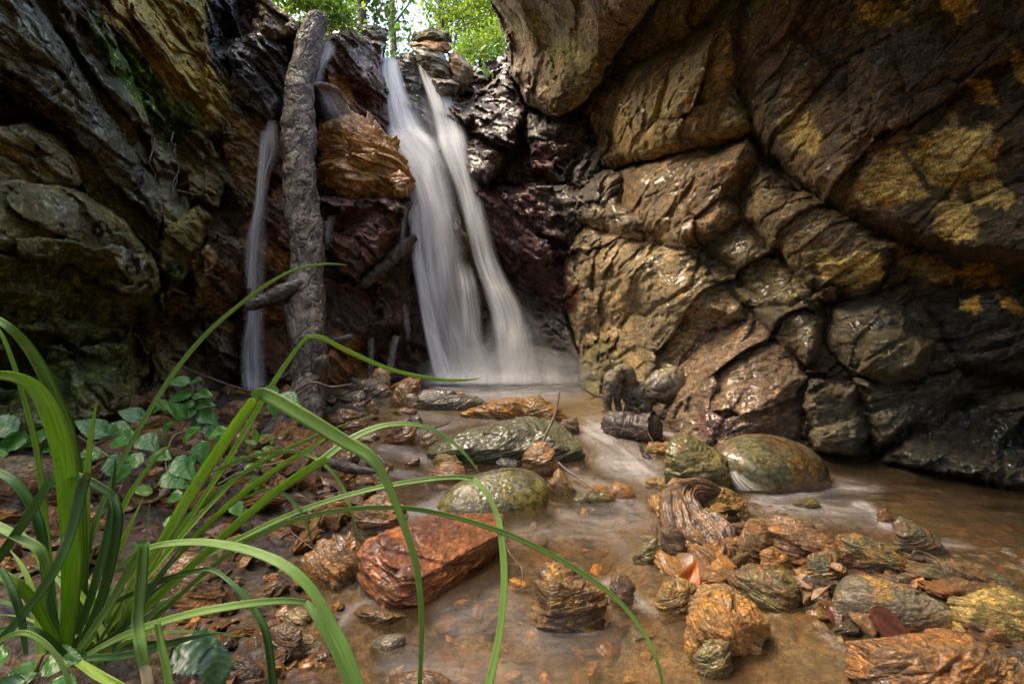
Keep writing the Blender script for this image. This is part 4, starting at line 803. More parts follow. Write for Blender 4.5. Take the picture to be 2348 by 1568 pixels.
# stump with roots by the right wall
def build_stump():
    t = empty('driftwood_stump', W(1440, 960, 3.3)); tag(t, 'rounded grey stump with knotted roots washed up against the right wall', 'stump'); P = []
    P.append(tube('stump_body', [T(1470,915,3.25,.03), T(1500,895,3.25,.09), T(1530,885,3.27,.115), T(1560,880,3.35,.10), T(1590,870,3.4,.05)], M_ROOT, n=140, seg=60, disp=bark_disp(.28)))
    P.append(tube('knot', [T(1400,900,3.2,.05), T(1405,872,3.2,.058), T(1418,858,3.22,.05), T(1432,860,3.25,.065), T(1442,890,3.28,.05), T(1446,925,3.28,.045)], M_ROOT, n=120, seg=40, disp=bark_disp(.22)))
    P.append(tube('knot', [T(1440,890,3.3,.06), T(1462,900,3.3,.09), T(1475,925,3.28,.07), T(1480,945,3.25,.03)], M_ROOT, n=80, seg=36, disp=bark_disp(.3)))
    rt = [[(1397,880,.035),(1392,910,.03),(1395,940,.022),(1398,958,.012)], [(1420,880,.03),(1415,915,.024),(1422,950,.018),(1418,965,.01)], [(1470,930,.03),(1495,955,.022),(1520,950,.022),(1530,975,.018),(1545,1000,.009)],
          [(1540,930,.05),(1555,955,.035),(1562,985,.02)], [(1515,950,.012),(1525,945,.02),(1540,950,.018),(1548,985,.012)], [(1440,930,.02),(1470,950,.02),(1500,965,.012)], [(1425,905,.018),(1440,925,.02),(1432,950,.014)]]
    for r in rt: P.append(tube('root', [T(x, y, 3.18, q) for x, y, q in r], M_DARKWOOD if r[0][2] < .032 else M_ROOT, n=60, seg=16, disp=bark_disp(.5)))
    for r in [[(1405,905,.006),(1370,908,.006),(1345,895,.004),(1320,878,.002)], [(1370,908,.005),(1350,915,.002)], [(1410,865,.005),(1400,830,.004),(1392,800,.002)], [(1540,870,.006),(1552,840,.004),(1560,815,.002)], [(1400,880,.005),(1370,882,.002)], [(1560,850,.005),(1580,825,.003),(1600,822,.002)],
              [(1590,880,.008),(1585,910,.007),(1575,940,.004)]]:
        P.append(tube('twig', [T(x, y, 3.2, q * 1.4) for x, y, q in r], M_TWIG, n=24, seg=6))
    for o in P: recentre(o, W(1440, 960, 3.3)); o.parent = t; o.location = (0, 0, 0)
build_stump()
def hollow():
    t = empty('hollow_log', W(1450, 1000, 2.95)); tag(t, 'short hollow log lying in the stream with its dark open end to the right', 'log')
    f = bark_disp(.3); a = tube('bark', [T(1392,960,3.0,.06), T(1420,975,2.95,.088), T(1460,985,2.9,.085), T(1500,985,2.84,.088)], M_DARKWOOD, n=160, seg=60, disp=f, cap=False)
    b = tube('hollow_core', [T(1500,985,2.838,.083), T(1485,985,2.87,.066), T(1470,985,2.89,.02)], M_DARKWOOD, n=30, seg=60, cap=True)
    for o in (a, b): recentre(o, W(1450, 1000, 2.95)); o.parent = t; o.location = (0, 0, 0)
hollow()
def gnarled():
    t = empty('driftwood', W(1600, 1230, 1.6)); tag(t, 'gnarled S-shaped piece of driftwood with torn grain on the right spit', 'driftwood'); P = []
    def gr(amp):
        def f(ang, al, rr):
            q = np.stack([np.cos(ang).ravel() * 2.6, np.sin(ang).ravel() * 2.6, al.ravel() * 5], 1)
            return (amp * rr.ravel() * (.35 * ridged(q * 1.5, 5, 3) - .3 + .6 * fbm(q * .45, 4, 5))).reshape(ang.shape)
        return f
    P.append(tube('limb', [T(1652,1132,1.78,.012), T(1620,1122,1.76,.03), T(1580,1125,1.72,.04), T(1565,1150,1.66,.046), T(1585,1190,1.60,.05), T(1620,1215,1.56,.055), T(1650,1245,1.52,.055), T(1675,1275,1.48,.03)], M_DRIFT, n=420, seg=110, disp=gr(.55), twist=3))
    P.append(tube('limb', [T(1545,1135,1.66,.02), T(1548,1175,1.6,.04), T(1570,1225,1.55,.05), T(1610,1265,1.5,.05), T(1655,1285,1.46,.04), T(1690,1295,1.45,.012)], M_DRIFT, n=380, seg=90, disp=gr(.6), twist=2))
    for k in range(7):
        x = 1640 + k * 8; P.append(tube('splinter', [T(x - 14, 1250 + k * 3, 1.47, .007), T(x, 1275 + (k % 3) * 6, 1.45, .006), T(x + 5, 1300 + (k * 7) % 16, 1.44, .001)], M_DRIFT, n=12, seg=5))
    for o in P: recentre(o, W(1600, 1230, 1.6)); o.parent = t; o.location = (0, 0, 0)
gnarled()
wood('driftwood_stub', 'scaly black stick half sunk behind the orange striped rock', 'stick', [T(720,1058,2.0,.012), T(760,1062,2.0,.02), T(810,1075,1.95,.02), T(870,1082,1.93,.006)], M_DARKWOOD, seg=24)
wood('stick', 'cut golden stick end lying on the spit right of the upright stone', 'stick', [T(1806,1268,1.42,.011), T(1835,1261,1.42,.0115), T(1866,1253,1.42,.0105)], wood_mat('peeled_stick', (.30,.18,.07,1), (.40,.26,.1,1), .5, 4), amp=.12, seg=18)
wood('stick', 'dark stub of a stick poking from the water left of the driftwood', 'stick', [T(1500,1200,1.72,.004), T(1470,1192,1.75,.013), T(1450,1187,1.77,.016), T(1436,1186,1.78,.011)], M_DARKWOOD, seg=18)
wood('stick', 'little upright broken stick with a knot in the riffle', 'stick', [T(1466,1018,2.6,.008), T(1474,1038,2.58,.009), T(1486,1052,2.56,.022), T(1492,1072,2.54,.02), T(1500,1085,2.5,.006)], M_DARKWOOD, seg=18, amp=.8)
wood('twig', 'long reddish twig leaning up out of the grey green slab', 'twig', [T(1237,1030,2.35,.006), T(1255,990,2.4,.007), T(1272,950,2.45,.006), T(1283,900,2.5,.004)], M_TWIG, amp=.3, seg=10)
wood('twig', 'thin arched twig lying across the grey green slab', 'twig', [T(1120,990,2.5,.003), T(1140,972,2.5,.003), T(1190,985,2.45,.003), T(1220,1015,2.4,.002)], M_TWIG, amp=0, seg=6)
wood('twig', 'reddish twig slanting into the water from the orange tan stone', 'twig', [T(1280,1060,2.15,.005), T(1300,1078,2.1,.005), T(1330,1098,2.02,.004), T(1362,1122,1.94,.003)], M_TWIG, amp=.3, seg=8)
wood('twig', 'curved twig dipping into the channel behind the yellow stone', 'twig', [T(970,1000,2.5,.002), T(985,985,2.6,.004), T(1015,975,2.7,.005), T(1030,968,2.7,.004), T(1035,962,2.7,.002)], M_TWIG, amp=0, seg=6)
wood('twig', 'long bare twig crossing the bank before the thin left fall', 'twig', [T(360,815,3.0,.002), T(440,850,2.9,.004), T(520,880,2.8,.004), T(600,905,2.7,.003)], M_TWIG, amp=0, seg=6)
wood('twig', 'forked pale twig lying across the foot of the log', 'twig', [T(668,905,2.6,.005), T(715,877,2.6,.006), T(760,887,2.62,.006), T(808,880,2.65,.003)], M_TWIG, amp=.3, seg=8)
wood('twig', 'second pale twig below the forked one at the log foot', 'twig', [T(670,915,2.6,.004), T(700,895,2.6,.005), T(722,880,2.6,.004)], M_TWIG, amp=.3, seg=8)
wood('twig', 'thin twig laid along the back edge of the large rust block', 'twig', [T(1040,1216,1.44,.0025), T(1100,1218,1.44,.003), T(1170,1228,1.44,.001)], M_TWIG, amp=0, seg=6)
wood('twig', 'dark bent twig hanging at the right end of the large rust block', 'twig', [T(1155,1235,1.4,.001), T(1170,1270,1.36,.002), T(1195,1300,1.34,.003), T(1198,1330,1.3,.001)], M_TWIG, amp=0, seg=6)
wood('twig', 'curved black root standing out of the still water on the right', 'root', [T(2090,1280,1.33,.002), T(2098,1264,1.33,.004), T(2120,1268,1.33,.004), T(2160,1286,1.3,.002)], M_DARKWOOD, amp=0, seg=8)
# hanging roots on the left wall
def hanging():
    rr = random.Random(4)
    for i, (x0, y0, x1, y1) in enumerate([(240,20,300,110),(300,60,400,170),(330,100,430,230),(400,160,480,300),(385,330,405,440),(405,330,395,460),(400,300,385,400),(360,320,345,420),(415,440,470,440),(470,220,500,320)]):
        pts = []
        for k in range(5):
            t = k / 4; x = x0 + (x1 - x0) * t + rr.uniform(-10, 10); y = y0 + (y1 - y0) * t + rr.uniform(-8, 8)
            d = float(base_depth(np.array([x]), np.array([y]))[0]) - .38; pts.append(T(x, y, d, .008 * (1 - .75 * t)))
        wood('hanging_root', ['thin pale root hanging down the mossy part of the left wall'][0], 'root', pts, M_TWIG, amp=0, n=30, seg=6, group='roots hanging on the left wall')
hanging()

# ------------------------------------------------------------------ the falls: veils of water
def veil_mat(name, fu=38., dens=1.0, colr=(.93, .92, .90, 1)):
    k = NT(name); uv = k.n('ShaderNodeTexCoord').outputs['UV']; dn = k.attr('dens')
    s1 = k.noise(k.mapping(uv, (0, 0, 0), (fu, .8, 1)), 1, 4, .6, .4); s2 = k.noise(k.mapping(uv, (0, 0, 0), (fu * .2, .7, 1)), 1, 3, .5, .8)
    a = k.math('MULTIPLY', dn, k.rng(k.math('ADD', k.math('MULTIPLY', s1, .5), k.math('MULTIPLY', s2, .5)), .27, .63, .42, 1.35)); a = k.math('MULTIPLY', a, dens, clamp=True)
    di = k.n('ShaderNodeBsdfDiffuse'); di.inputs[0].default_value = colr; tl = k.n('ShaderNodeBsdfTranslucent'); tl.inputs[0].default_value = colr
    mx = k.n('ShaderNodeMixShader'); mx.inputs[0].default_value = .45; k.t.links.new(di.outputs[0], mx.inputs[1]); k.t.links.new(tl.outputs[0], mx.inputs[2])
    tr = k.n('ShaderNodeBsdfTransparent'); m = k.n('ShaderNodeMixShader'); k.put(m.inputs[0], a); k.t.links.new(tr.outputs[0], m.inputs[1]); k.t.links.new(mx.outputs[0], m.inputs[2])
    k.t.links.new(m.outputs[0], k.out.inputs[0]); return k.m
M_VEIL = veil_mat('falling_water'); M_THIN = veil_mat('thin_falling_water', 11, .62)
def veil(name, rows, mat, parent, bulge=.08, dscale=1.0, nu=60, nv=220, off=0., edge=.28):
    """rows: (y, x_left, x_right, distance, density); a curved sheet with a rounded front, closed behind by a second, shallower sheet"""
    q = smooth_path([list(r) for r in rows], nv); u = np.linspace(0, 1, nu); U, Vv = np.meshgrid(u, np.arange(nv), indexing='ij')
    y = q[:, 0][None]; xl = q[:, 1][None]; xr = q[:, 2][None]; d = q[:, 3][None]; de = np.clip(q[:, 4], 0, 2)[None]
    xl = xl - 6; xr = xr + 10; x = xl + (xr - xl) * U; prof = np.sqrt(np.clip(1 - (2 * U - 1) ** 2, 0, 1)); wd = (xr - xl) / F * d
    wob = pn(np.stack([(U * 5).ravel(), (q[:, 0][None] / 90 + 0 * U).ravel(), np.full(U.size, off * 7 + 3.)], 1), 4).reshape(U.shape)
    wob2 = fbm(np.stack([(U * 7).ravel(), (q[:, 0][None] / 150 + 0 * U).ravel(), np.full(U.size, off * 9 + 8.)], 1), 3, 6).reshape(U.shape)
    dd = d - prof * np.minimum(wd * .35, bulge) - off + wob * .03
    V = np.stack([(x - CX) / F * dd, dd, H + (CY - y + 0 * U) / F * dd], -1).reshape(-1, 3)
    ed = sstep(0, edge * .9, U) * sstep(1, 1 - edge * 1.7, U) * np.clip(1 + .7 * wob2, .25, 1.6); den = (de * ed * dscale).ravel()
    return mesh(name, V, grid_faces(nu, nv), mat, parent, attrs={'dens': den}, uv=np.stack([U.ravel() + off * 3, (q[:, 0][None] / 300 + 0 * U).ravel() + off], 1))
def build_falls():
    t = empty('waterfall', W(1100, 868, 5.0)); tag(t, 'main waterfall, two white veils pouring from the lip into the pool', 'waterfall')
    L = [(132,882,898,5.75,.9),(160,874,912,5.6,1.5),(220,880,930,5.45,1.5),(290,886,965,5.3,1.35),(330,896,1000,5.1,1.5),(400,915,1025,5.0,1.3),(480,940,1045,4.92,1.3),(560,945,1062,4.86,.85),(660,955,1078,4.8,.62),(760,975,1100,4.75,.5),(840,990,1130,4.72,.6),(878,990,1160,4.7,.8)]
    Rr = [(140,960,980,5.75,.7),(165,965,998,5.65,1.2),(220,982,1030,5.5,1.2),(290,1000,1060,5.35,1.1),(340,1010,1072,5.2,1.0),(430,1045,1095,5.1,.95),(520,1070,1118,5.0,.85),(600,1090,1140,4.95,.75),(680,1115,1180,4.88,.8),(740,1130,1205,4.84,.6),(800,1138,1230,4.8,.45),(878,1140,1255,4.76,.6)]
    P = [veil('strand', L, M_VEIL, None), veil('strand', L, M_VEIL, None, off=.06, dscale=.5, bulge=.12),
         veil('strand', Rr, M_VEIL, None), veil('strand', Rr, M_VEIL, None, off=.05, dscale=.45)]
    P.append(veil('strand', [(470,943,958,4.8,.4),(560,946,962,4.75,1.2),(660,958,980,4.7,1.3),(760,975,1003,4.66,1.3),(840,992,1028,4.62,1.3),(875,1000,1040,4.6,1.2)], M_VEIL, None, nu=20))
    P.append(veil('strand', [(300,900,960,5.0,.3),(325,903,985,4.98,1.4),(360,915,1012,4.95,1.2),(420,930,1020,4.9,.6),(520,940,1030,4.88,0)], M_VEIL, None, nu=50))
    P.append(veil('strand', [(600,1040,1075,4.8,0),(650,1050,1090,4.76,.7),(700,1055,1098,4.74,.7),(780,1062,1110,4.7,.5),(870,1080,1150,4.68,.5)], M_VEIL, None, nu=24))
    P.append(veil('strand', [(640,1105,1150,4.84,0),(690,1120,1185,4.8,.9),(740,1132,1200,4.78,.9),(810,1140,1205,4.75,.6),(872,1145,1215,4.72,.6)], M_VEIL, None, nu=30))
    P.append(veil('spray', [(690,1130,1200,4.7,0),(740,1120,1250,4.66,.16),(800,1080,1290,4.6,.2),(850,1000,1330,4.55,.28),(878,970,1345,4.5,.4)], M_VEIL, None, nu=50))
    P.append(veil('spray', [(800,985,1320,4.5,0),(845,970,1335,4.46,.12),(868,960,1345,4.42,.5),(882,955,1350,4.4,.3)], M_VEIL, None, nu=50))
    P.append(veil('spray', [(200,910,985,5.4,0),(260,915,1010,5.35,.22),(330,940,1040,5.3,.28),(420,990,1070,5.2,.12),(500,1010,1080,5.1,0)], M_VEIL, None, nu=40))
    for o in P: recentre(o, W(1100, 868, 5.0)); o.parent = t; o.location = (0, 0, 0)
    def small(label, rowsets, grp=None):
        c = W((rowsets[0][-1][1] + rowsets[0][-1][2]) / 2, rowsets[0][-1][0], rowsets[0][-1][3]); t = empty('small_waterfall', c); tag(t, label, 'waterfall')
        for r in rowsets:
            o = veil('strand', r, M_THIN, None, nu=24, nv=120, bulge=.03, edge=.35); recentre(o, c); o.parent = t; o.location = (0, 0, 0)
    small('thin fall sliding down the orange wall left of the log', [[(272,616,626,4.36,.0),(290,612,632,4.3,.5),(315,604,636,4.25,.7),(350,598,640,4.2,.45),(400,594,614,4.15,.9),(470,586,606,4.05,.8),(540,568,606,3.98,.75),(600,562,604,3.92,.7),(680,568,600,3.85,.7),(740,566,600,3.75,.9),(800,555,604,3.7,.8),(885,555,610,3.65,.9)],
          [(300,600,612,4.18,.3),(380,594,606,4.1,.9),(460,586,600,4.02,.9),(560,572,584,3.92,.7),(660,565,580,3.8,.6)], [(850,556,600,3.6,.3),(880,558,604,3.58,1.0),(895,560,600,3.56,.6)]])
    small('short white trickle right of the log top', [[(95,735,762,4.7,.3),(120,722,765,4.62,.8),(150,716,745,4.55,.9),(190,714,735,4.5,.5)], [(205,722,770,4.55,.1),(240,735,800,4.5,.35),(290,750,850,4.45,.05)]])
    small('faint trickle falling under the ledge right of the log', [[(495,754,764,4.3,.2),(530,748,757,4.25,.5),(575,744,750,4.2,.1)]])
    small('fanned trickle at the foot of the dark wall left of the pool', [[(770,905,915,4.35,.3),(800,898,904,4.3,.25),(840,890,898,4.25,.25),(866,880,894,4.22,.15)], [(775,848,852,4.3,.3),(820,848,852,4.27,.4),(868,847,851,4.25,.15)]])
    small('fine drip threads beside the left edge of the main fall', [[(470,926,934,4.6,.2),(520,923,926,4.58,.5),(590,919,922,4.55,.1)], [(480,938,950,4.6,.3),(498,938,944,4.58,.5),(520,939,944,4.55,.1)], [(700,927,929,4.4,.2),(740,931,933,4.4,.4),(780,935,937,4.4,.1)]])
    small('little white slide of water between mossy rock and smooth boulder', [[(1072,1676,1690,2.12,.3),(1088,1676,1700,2.06,.7),(1104,1682,1720,2.02,.6),(1124,1690,1760,1.98,.3)]])
build_falls()
def build_mist():
    k = NT('fine_mist'); v = k.n('ShaderNodeVolumePrincipled'); v.inputs['Color'].default_value = (.95, .95, .95, 1); v.inputs['Anisotropy'].default_value = .2; v.inputs['Density'].default_value = .42
    k.t.links.new(v.outputs[0], k.out.inputs['Volume']); VV = []; FF = []
    V0, Fc = ICO[4]; V = V0 * np.array([.85, .55, .30]) * (1 + .15 * fbm(V0 * 1.5, 2, 3))[:, None] + np.array([.05, 4.45, .28])
    tag(mesh('mist', V, Fc, k.m), 'thin spray hanging over the pool at the foot of the falls', 'mist', kind='stuff')
build_mist()
# ------------------------------------------------------------------ foreground grass
def leaf_mat(name, a, b, vein=(.2, .4, .1, 1), freq=60., trans=.3, rough=.38, spots=True):
    k = NT(name); uv = k.n('ShaderNodeTexCoord').outputs['UV']; p = k.pos()
    n = k.noise(k.mapping(uv, (0, 0, 0), (freq, 1.5, 1)), 1, 3, .6); n2 = k.noise(uv, 2.5, 3, .5); ob = k.n('ShaderNodeObjectInfo').outputs['Random']
    c = k.mix(k.math('MULTIPLY', k.math('ADD', n2, ob), .55, clamp=True), a, b); c = k.mix(1, c, k.rng(n, .3, .7, .55, 1.4), 'MULTIPLY')
    if spots:
        s = k.rng(k.noise(p, 160, 3, .7), .64, .70, 0, .8); c = k.mix(s, c, (.09, .06, .02, 1))
        tip = k.rng(k.noise(p, 22, 4, .6), .60, .70, 0, .6); c = k.mix(tip, c, (.32, .28, .10, 1))
    b = k.bsdf(Base_Color=c, Roughness=rough, Normal=k.bump(n, .35, .002)); b.inputs['Specular IOR Level'].default_value = .5
    tl = k.n('ShaderNodeBsdfTranslucent'); k.put(tl.inputs[0], k.mix(1, c, (1.2, 1.5, .5, 1), 'MULTIPLY')); m = k.n('ShaderNodeMixShader'); m.inputs[0].default_value = trans
    k.t.links.new(b.outputs[0], m.inputs[1]); k.t.links.new(tl.outputs[0], m.inputs[2]); k.t.links.new(m.outputs[0], k.out.inputs[0]); return k.m
G_BLUE = leaf_mat('blue_green_blade', (.10, .21, .03, 1), (.24, .38, .08, 1)); G_LIGHT = leaf_mat('light_green_blade', (.18, .32, .02, 1), (.34, .46, .06, 1), trans=.4); G_DARK = leaf_mat('dark_green_blade', (.03, .10, .018, 1), (.07, .17, .03, 1), trans=.25)
G_STRAW = leaf_mat('dry_blade', (.28, .2, .1, 1), (.42, .34, .2, 1), spots=False)
def blade(pts, mat, parent, fold=.35, name='leaf', thick=.0006):
    """pts: picture x, y, width in picture units, distance"""
    a = np.array(pts, float); n = 26 * len(a); q = smooth_path(a, n); c = np.array([W(x, y, d) for x, y, w, d in q]); r = np.maximum(q[:, 2] * .74, .8) / F * q[:, 3] * .5
    Tn = np.gradient(c, axis=0); Tn /= np.linalg.norm(Tn, axis=1)[:, None] + 1e-9
    view = c - np.array([0, 0, H]); view /= np.linalg.norm(view, axis=1)[:, None]
    S = np.cross(Tn, view); S /= np.linalg.norm(S, axis=1)[:, None] + 1e-9
    for k in range(3): S[1:-1] = (S[:-2] + S[1:-1] + S[2:]) / 3; 
    S /= np.linalg.norm(S, axis=1)[:, None] + 1e-9
    N = np.cross(S, Tn); ph = random.uniform(0, 6); tw = .45 * np.sin(np.linspace(0, 3.5, n) + ph)
    S2 = S * np.cos(tw)[:, None] + N * np.sin(tw)[:, None]; N2 = np.cross(S2, Tn)
    r = r / np.maximum(np.cos(tw), .6)
    us = np.array([-1, -.55, 0, .55, 1]); hs = np.array([fold, fold * .35, 0, fold * .35, fold])
    top = np.stack([c + S2 * (u * r)[:, None] - N2 * (h * r)[:, None] for u, h in zip(us, hs)], 0)
    bot = top[::-1] + N2[None] * thick
    V = np.concatenate([top, bot], 0).reshape(-1, 3); L = np.concatenate([[0], np.cumsum(np.linalg.norm(np.diff(c, axis=0), axis=1))])
    u = np.concatenate([us, us[::-1]]) * .5 + .5; uv = np.stack(np.broadcast_arrays(u[:, None], L[None] * 8), -1).reshape(-1, 2)
    o = mesh(name, V, grid_faces(10, n, True), mat, None, uv=uv); recentre(o, parent.location); o.parent = parent; o.location = (0, 0, 0); return o
def build_grass():
    t = empty('grass_clump', W(180, 1500, .78)); tag(t, 'big clump of long arching green blades in the left foreground', 'grass clump')
    Bl, Lt, Dk = G_BLUE, G_LIGHT, G_DARK
    B = [
     (Bl, [(150,1500,14,.8),(195,1290,15,.8),(250,1120,15,.82),(350,930,14,.85),(450,790,13,.88),(560,690,11,.9),(660,625,8,.92),(740,606,6,.93),(795,608,2,.93)]),
     (Lt, [(230,1480,20,.8),(340,1300,26,.78),(440,1130,34,.76),(530,990,34,.74),(583,915,30,.74)]),
     (Bl, [(583,912,30,.74),(610,905,40,.735),(700,955,44,.72),(790,1010,40,.71),(848,1045,36,.7),(885,1100,26,.7),(925,1200,22,.7),(955,1300,20,.7),(966,1400,18,.7),(965,1500,14,.7),(960,1600,12,.7)]),
     (Lt, [(250,1450,10,.85),(400,1240,14,.85),(520,1060,15,.85),(620,890,15,.85),(680,800,13,.86),(709,771,10,.86)]),
     (Lt, [(709,771,11,.86),(740,775,14,.86),(800,806,14,.87),(900,848,12,.88),(1000,869,10,.9),(1060,872,8,.91),(1101,867,2,.92)]),
     (Lt, [(300,1430,20,.82),(500,1240,24,.8),(640,1120,26,.8),(750,1050,24,.8)]), (Bl, [(730,1062,22,.8),(800,1010,22,.82),(880,976,16,.84),(960,975,12,.86),(1020,1000,10,.87),(1070,1045,8,.87),(1101,1087,2,.87)]),
     (Bl, [(320,1450,12,.8),(450,1330,14,.78),(560,1245,14,.76),(680,1190,13,.75),(800,1167,13,.75),(900,1163,13,.75),(1000,1175,14,.75),(1150,1218,15,.74),(1280,1280,15,.73),(1400,1360,14,.72),(1470,1440,12,.71),(1505,1510,10,.7),(1524,1590,6,.7)]),
     (Bl, [(300,1400,12,.85),(450,1290,16,.84),(600,1210,16,.82),(720,1160,15,.8),(850,1122,14,.8),(960,1102,14,.79),(1040,1094,14,.78),(1085,1098,16,.77)]),
     (Bl, [(1085,1098,15,.77),(1115,1130,15,.76),(1140,1180,16,.75),(1150,1230,20,.74),(1157,1320,22,.73),(1150,1420,20,.72),(1135,1510,24,.71),(1112,1600,28,.7)]),
     (Bl, [(250,1320,10,.75),(330,1260,16,.72),(430,1243,20,.7),(520,1250,24,.68),(600,1272,27,.67),(665,1305,30,.66),(720,1360,30,.65),(765,1440,34,.64),(800,1510,34,.63),(835,1600,30,.62)]),
     (Bl, [(200,1500,14,.7),(300,1450,20,.7),(420,1412,22,.69),(540,1388,22,.68),(640,1377,20,.68),(700,1380,17,.68)]), (Bl, [(700,1380,18,.68),(730,1420,24,.67),(770,1490,26,.66),(815,1600,26,.65)]),
     (Dk, [(260,1380,12,.75),(370,1330,16,.75),(450,1308,14,.74),(490,1308,12,.74),(540,1345,14,.73),(580,1395,18,.72),(610,1460,22,.71),(628,1600,24,.7)]),
     (Bl, [(180,1490,16,.7),(250,1390,22,.69),(300,1300,24,.68),(325,1258,22,.675)]), (Bl, [(327,1252,26,.672),(322,1330,32,.66),(315,1420,32,.65),(325,1480,32,.64),(335,1530,30,.64)]),
     (G_STRAW, [(334,1522,28,.64),(340,1560,30,.635),(348,1610,28,.63)]),
     (Lt, [(150,1490,34,.75),(165,1300,52,.73),(162,1150,56,.7),(148,1030,56,.68),(118,940,50,.66),(80,885,40,.65),(30,862,30,.64),(-40,858,24,.64)]),
     (Bl, [(190,1400,20,.8),(185,1180,28,.78),(160,1010,34,.76),(120,900,34,.74),(70,805,30,.72),(20,750,24,.7),(-40,715,18,.7)]),
     (Lt, [(130,1450,14,.8),(110,1250,16,.8),(85,1040,15,.8),(45,880,12,.8),(10,780,10,.8),(-20,730,5,.8)]),
     (Lt, [(190,1450,16,.8),(197,1250,18,.8),(202,1080,17,.8),(212,980,12,.8),(222,922,2,.8)]),
     (Dk, [(-30,1500,20,.66),(60,1400,24,.66),(130,1300,26,.66),(165,1210,28,.67),(188,1120,30,.68),(203,1082,22,.68)]),
     (Dk, [(-20,1300,24,.7),(60,1190,26,.7),(120,1100,22,.7),(142,1086,18,.7)]), (Dk, [(135,1088,22,.7),(190,1096,24,.69),(240,1122,22,.69),(262,1135,18,.69)]), (Dk, [(258,1132,22,.69),(268,1190,28,.68),(255,1280,28,.68),(230,1380,26,.7),(180,1490,20,.72)]),
     (Dk, [(-30,1070,18,.74),(30,1105,24,.74),(70,1160,26,.74),(95,1230,26,.74),(110,1350,22,.75),(140,1480,16,.76)]),
     (Bl, [(-30,1195,24,.7),(40,1230,26,.7),(95,1265,28,.7),(108,1320,24,.71),(100,1400,22,.73),(150,1500,16,.75)]),
     (Lt, [(-30,1300,28,.68),(40,1340,30,.68),(80,1390,26,.7),(130,1480,16,.73)]), (Dk, [(0,1300,16,.67),(30,1360,22,.66),(50,1420,20,.66),(60,1500,10,.66)]),
     (Bl, [(420,1110,6,.86),(500,1075,7,.85),(560,1050,9,.84),(640,1034,9,.83),(700,1040,10,.83),(745,1065,10,.82),(785,1115,9,.82),(808,1180,8,.81),(824,1242,2,.81)]),
     (Bl, [(560,1142,6,.82),(610,1122,8,.81),(650,1132,9,.8),(688,1168,9,.8),(705,1205,7,.8),(717,1250,2,.8)]),
     (Bl, [(200,1480,12,.86),(350,1280,15,.86),(470,1150,14,.86),(600,1060,12,.86),(700,1010,10,.86),(785,975,5,.86),(850,955,1.5,.86)]),
     (Lt, [(250,1460,12,.84),(380,1300,16,.84),(520,1160,18,.84),(640,1070,16,.84),(700,1035,14,.84),(745,1005,10,.84)]),
     (Lt, [(200,1490,14,.8),(300,1370,18,.8),(400,1250,16,.82),(480,1160,12,.84),(550,1090,8,.86),(600,1050,3,.86)]),
     (Lt, [(170,1490,14,.82),(230,1300,18,.82),(290,1150,16,.84),(350,1060,10,.85),(390,1020,3,.85)]),
     (Dk, [(160,1500,16,.78),(215,1350,22,.77),(250,1200,18,.78),(262,1090,8,.78),(265,1050,2,.78)]),
     (Dk, [(190,1500,16,.74),(280,1440,20,.72),(360,1330,16,.74),(420,1250,10,.76),(470,1200,3,.76)]),
     (Dk, [(170,1510,18,.72),(300,1500,22,.7),(400,1470,18,.7),(470,1455,8,.7),(520,1450,2,.7)]),
     (Bl, [(360,1430,16,.68),(370,1480,20,.67),(385,1540,22,.66),(395,1610,20,.65)]), (Dk, [(150,1500,14,.7),(90,1450,18,.68),(20,1440,16,.67),(-40,1460,12,.66)]),
     (Bl, [(-20,1480,16,.6),(50,1450,16,.6),(110,1480,14,.6),(150,1540,12,.6),(165,1610,10,.6)]),
     (Lt, [(180,1520,20,.66),(230,1550,26,.64),(290,1580,22,.63),(340,1620,12,.62)]),
    ]
    rr = random.Random(11)
    for _ in range(44):
        x0 = rr.uniform(90, 260); y0 = rr.uniform(1470, 1530); L = rr.uniform(150, 480); an = math.radians(rr.uniform(20, 120)); c = rr.uniform(-.4, .3); d0 = rr.uniform(.74, .88); pts = []
        for k in range(6):
            f = k / 5; aa = an - c * f; pts.append((x0 + math.cos(aa) * L * f, y0 - math.sin(aa) * L * f + 60 * f * f, ((18 if _ < 20 else 9) - 4 * f) * (1 - f ** 4) + 1, d0 + .05 * f))
        B.append((rr.choice([Bl, Lt, Dk, Dk]), pts))
    for m, p in B: blade(p, m, t, fold=rr.uniform(.2, .5))
build_grass()

# ------------------------------------------------------------------ broad serrated leaves
LF = leaf_mat('bramble_leaf', (.03, .12, .02, 1), (.11, .27, .05, 1), freq=3, trans=.22, rough=.35, spots=True)
LF2 = leaf_mat('young_leaf', (.10, .22, .03, 1), (.2, .34, .06, 1), freq=3, trans=.4, rough=.45, spots=False)
def leaf_mesh(mat, ser=11, wid=.36, veins=7, fold=.25, droop=.25, name='leaflet'):
    n, m = 45, 13; t = np.linspace(0, 1, n); v = np.linspace(-1, 1, m)
    w = wid * 1.15 * np.sin(np.pi * t ** .72) ** 1.0 * (1 - .35 * t); saw = (t * ser) % 1; w = w * (1 - .17 * saw); w[-1] = 0; w[0] = .01
    Tt, Vv = np.meshgrid(t, v, indexing='ij'); X = Tt; Y = Vv * w[:, None]
    vein = np.abs(((Tt - np.abs(Vv) * .18) * veins) % 1 - .5) * 2
    Z = fold * np.abs(Y) - droop * Tt ** 2 * .5 + .012 * vein * (np.abs(Vv) > .04) + .02 * np.sin(Tt * 9 + Vv * 4)
    V = np.stack([X, Y, Z], -1).reshape(-1, 3)
    me = mesh(name, V, grid_faces(n, m), mat, uv=np.stack([Vv.ravel() * .5 + .5, Tt.ravel()], 1)); d = me.data; bpy.data.objects.remove(me); return d
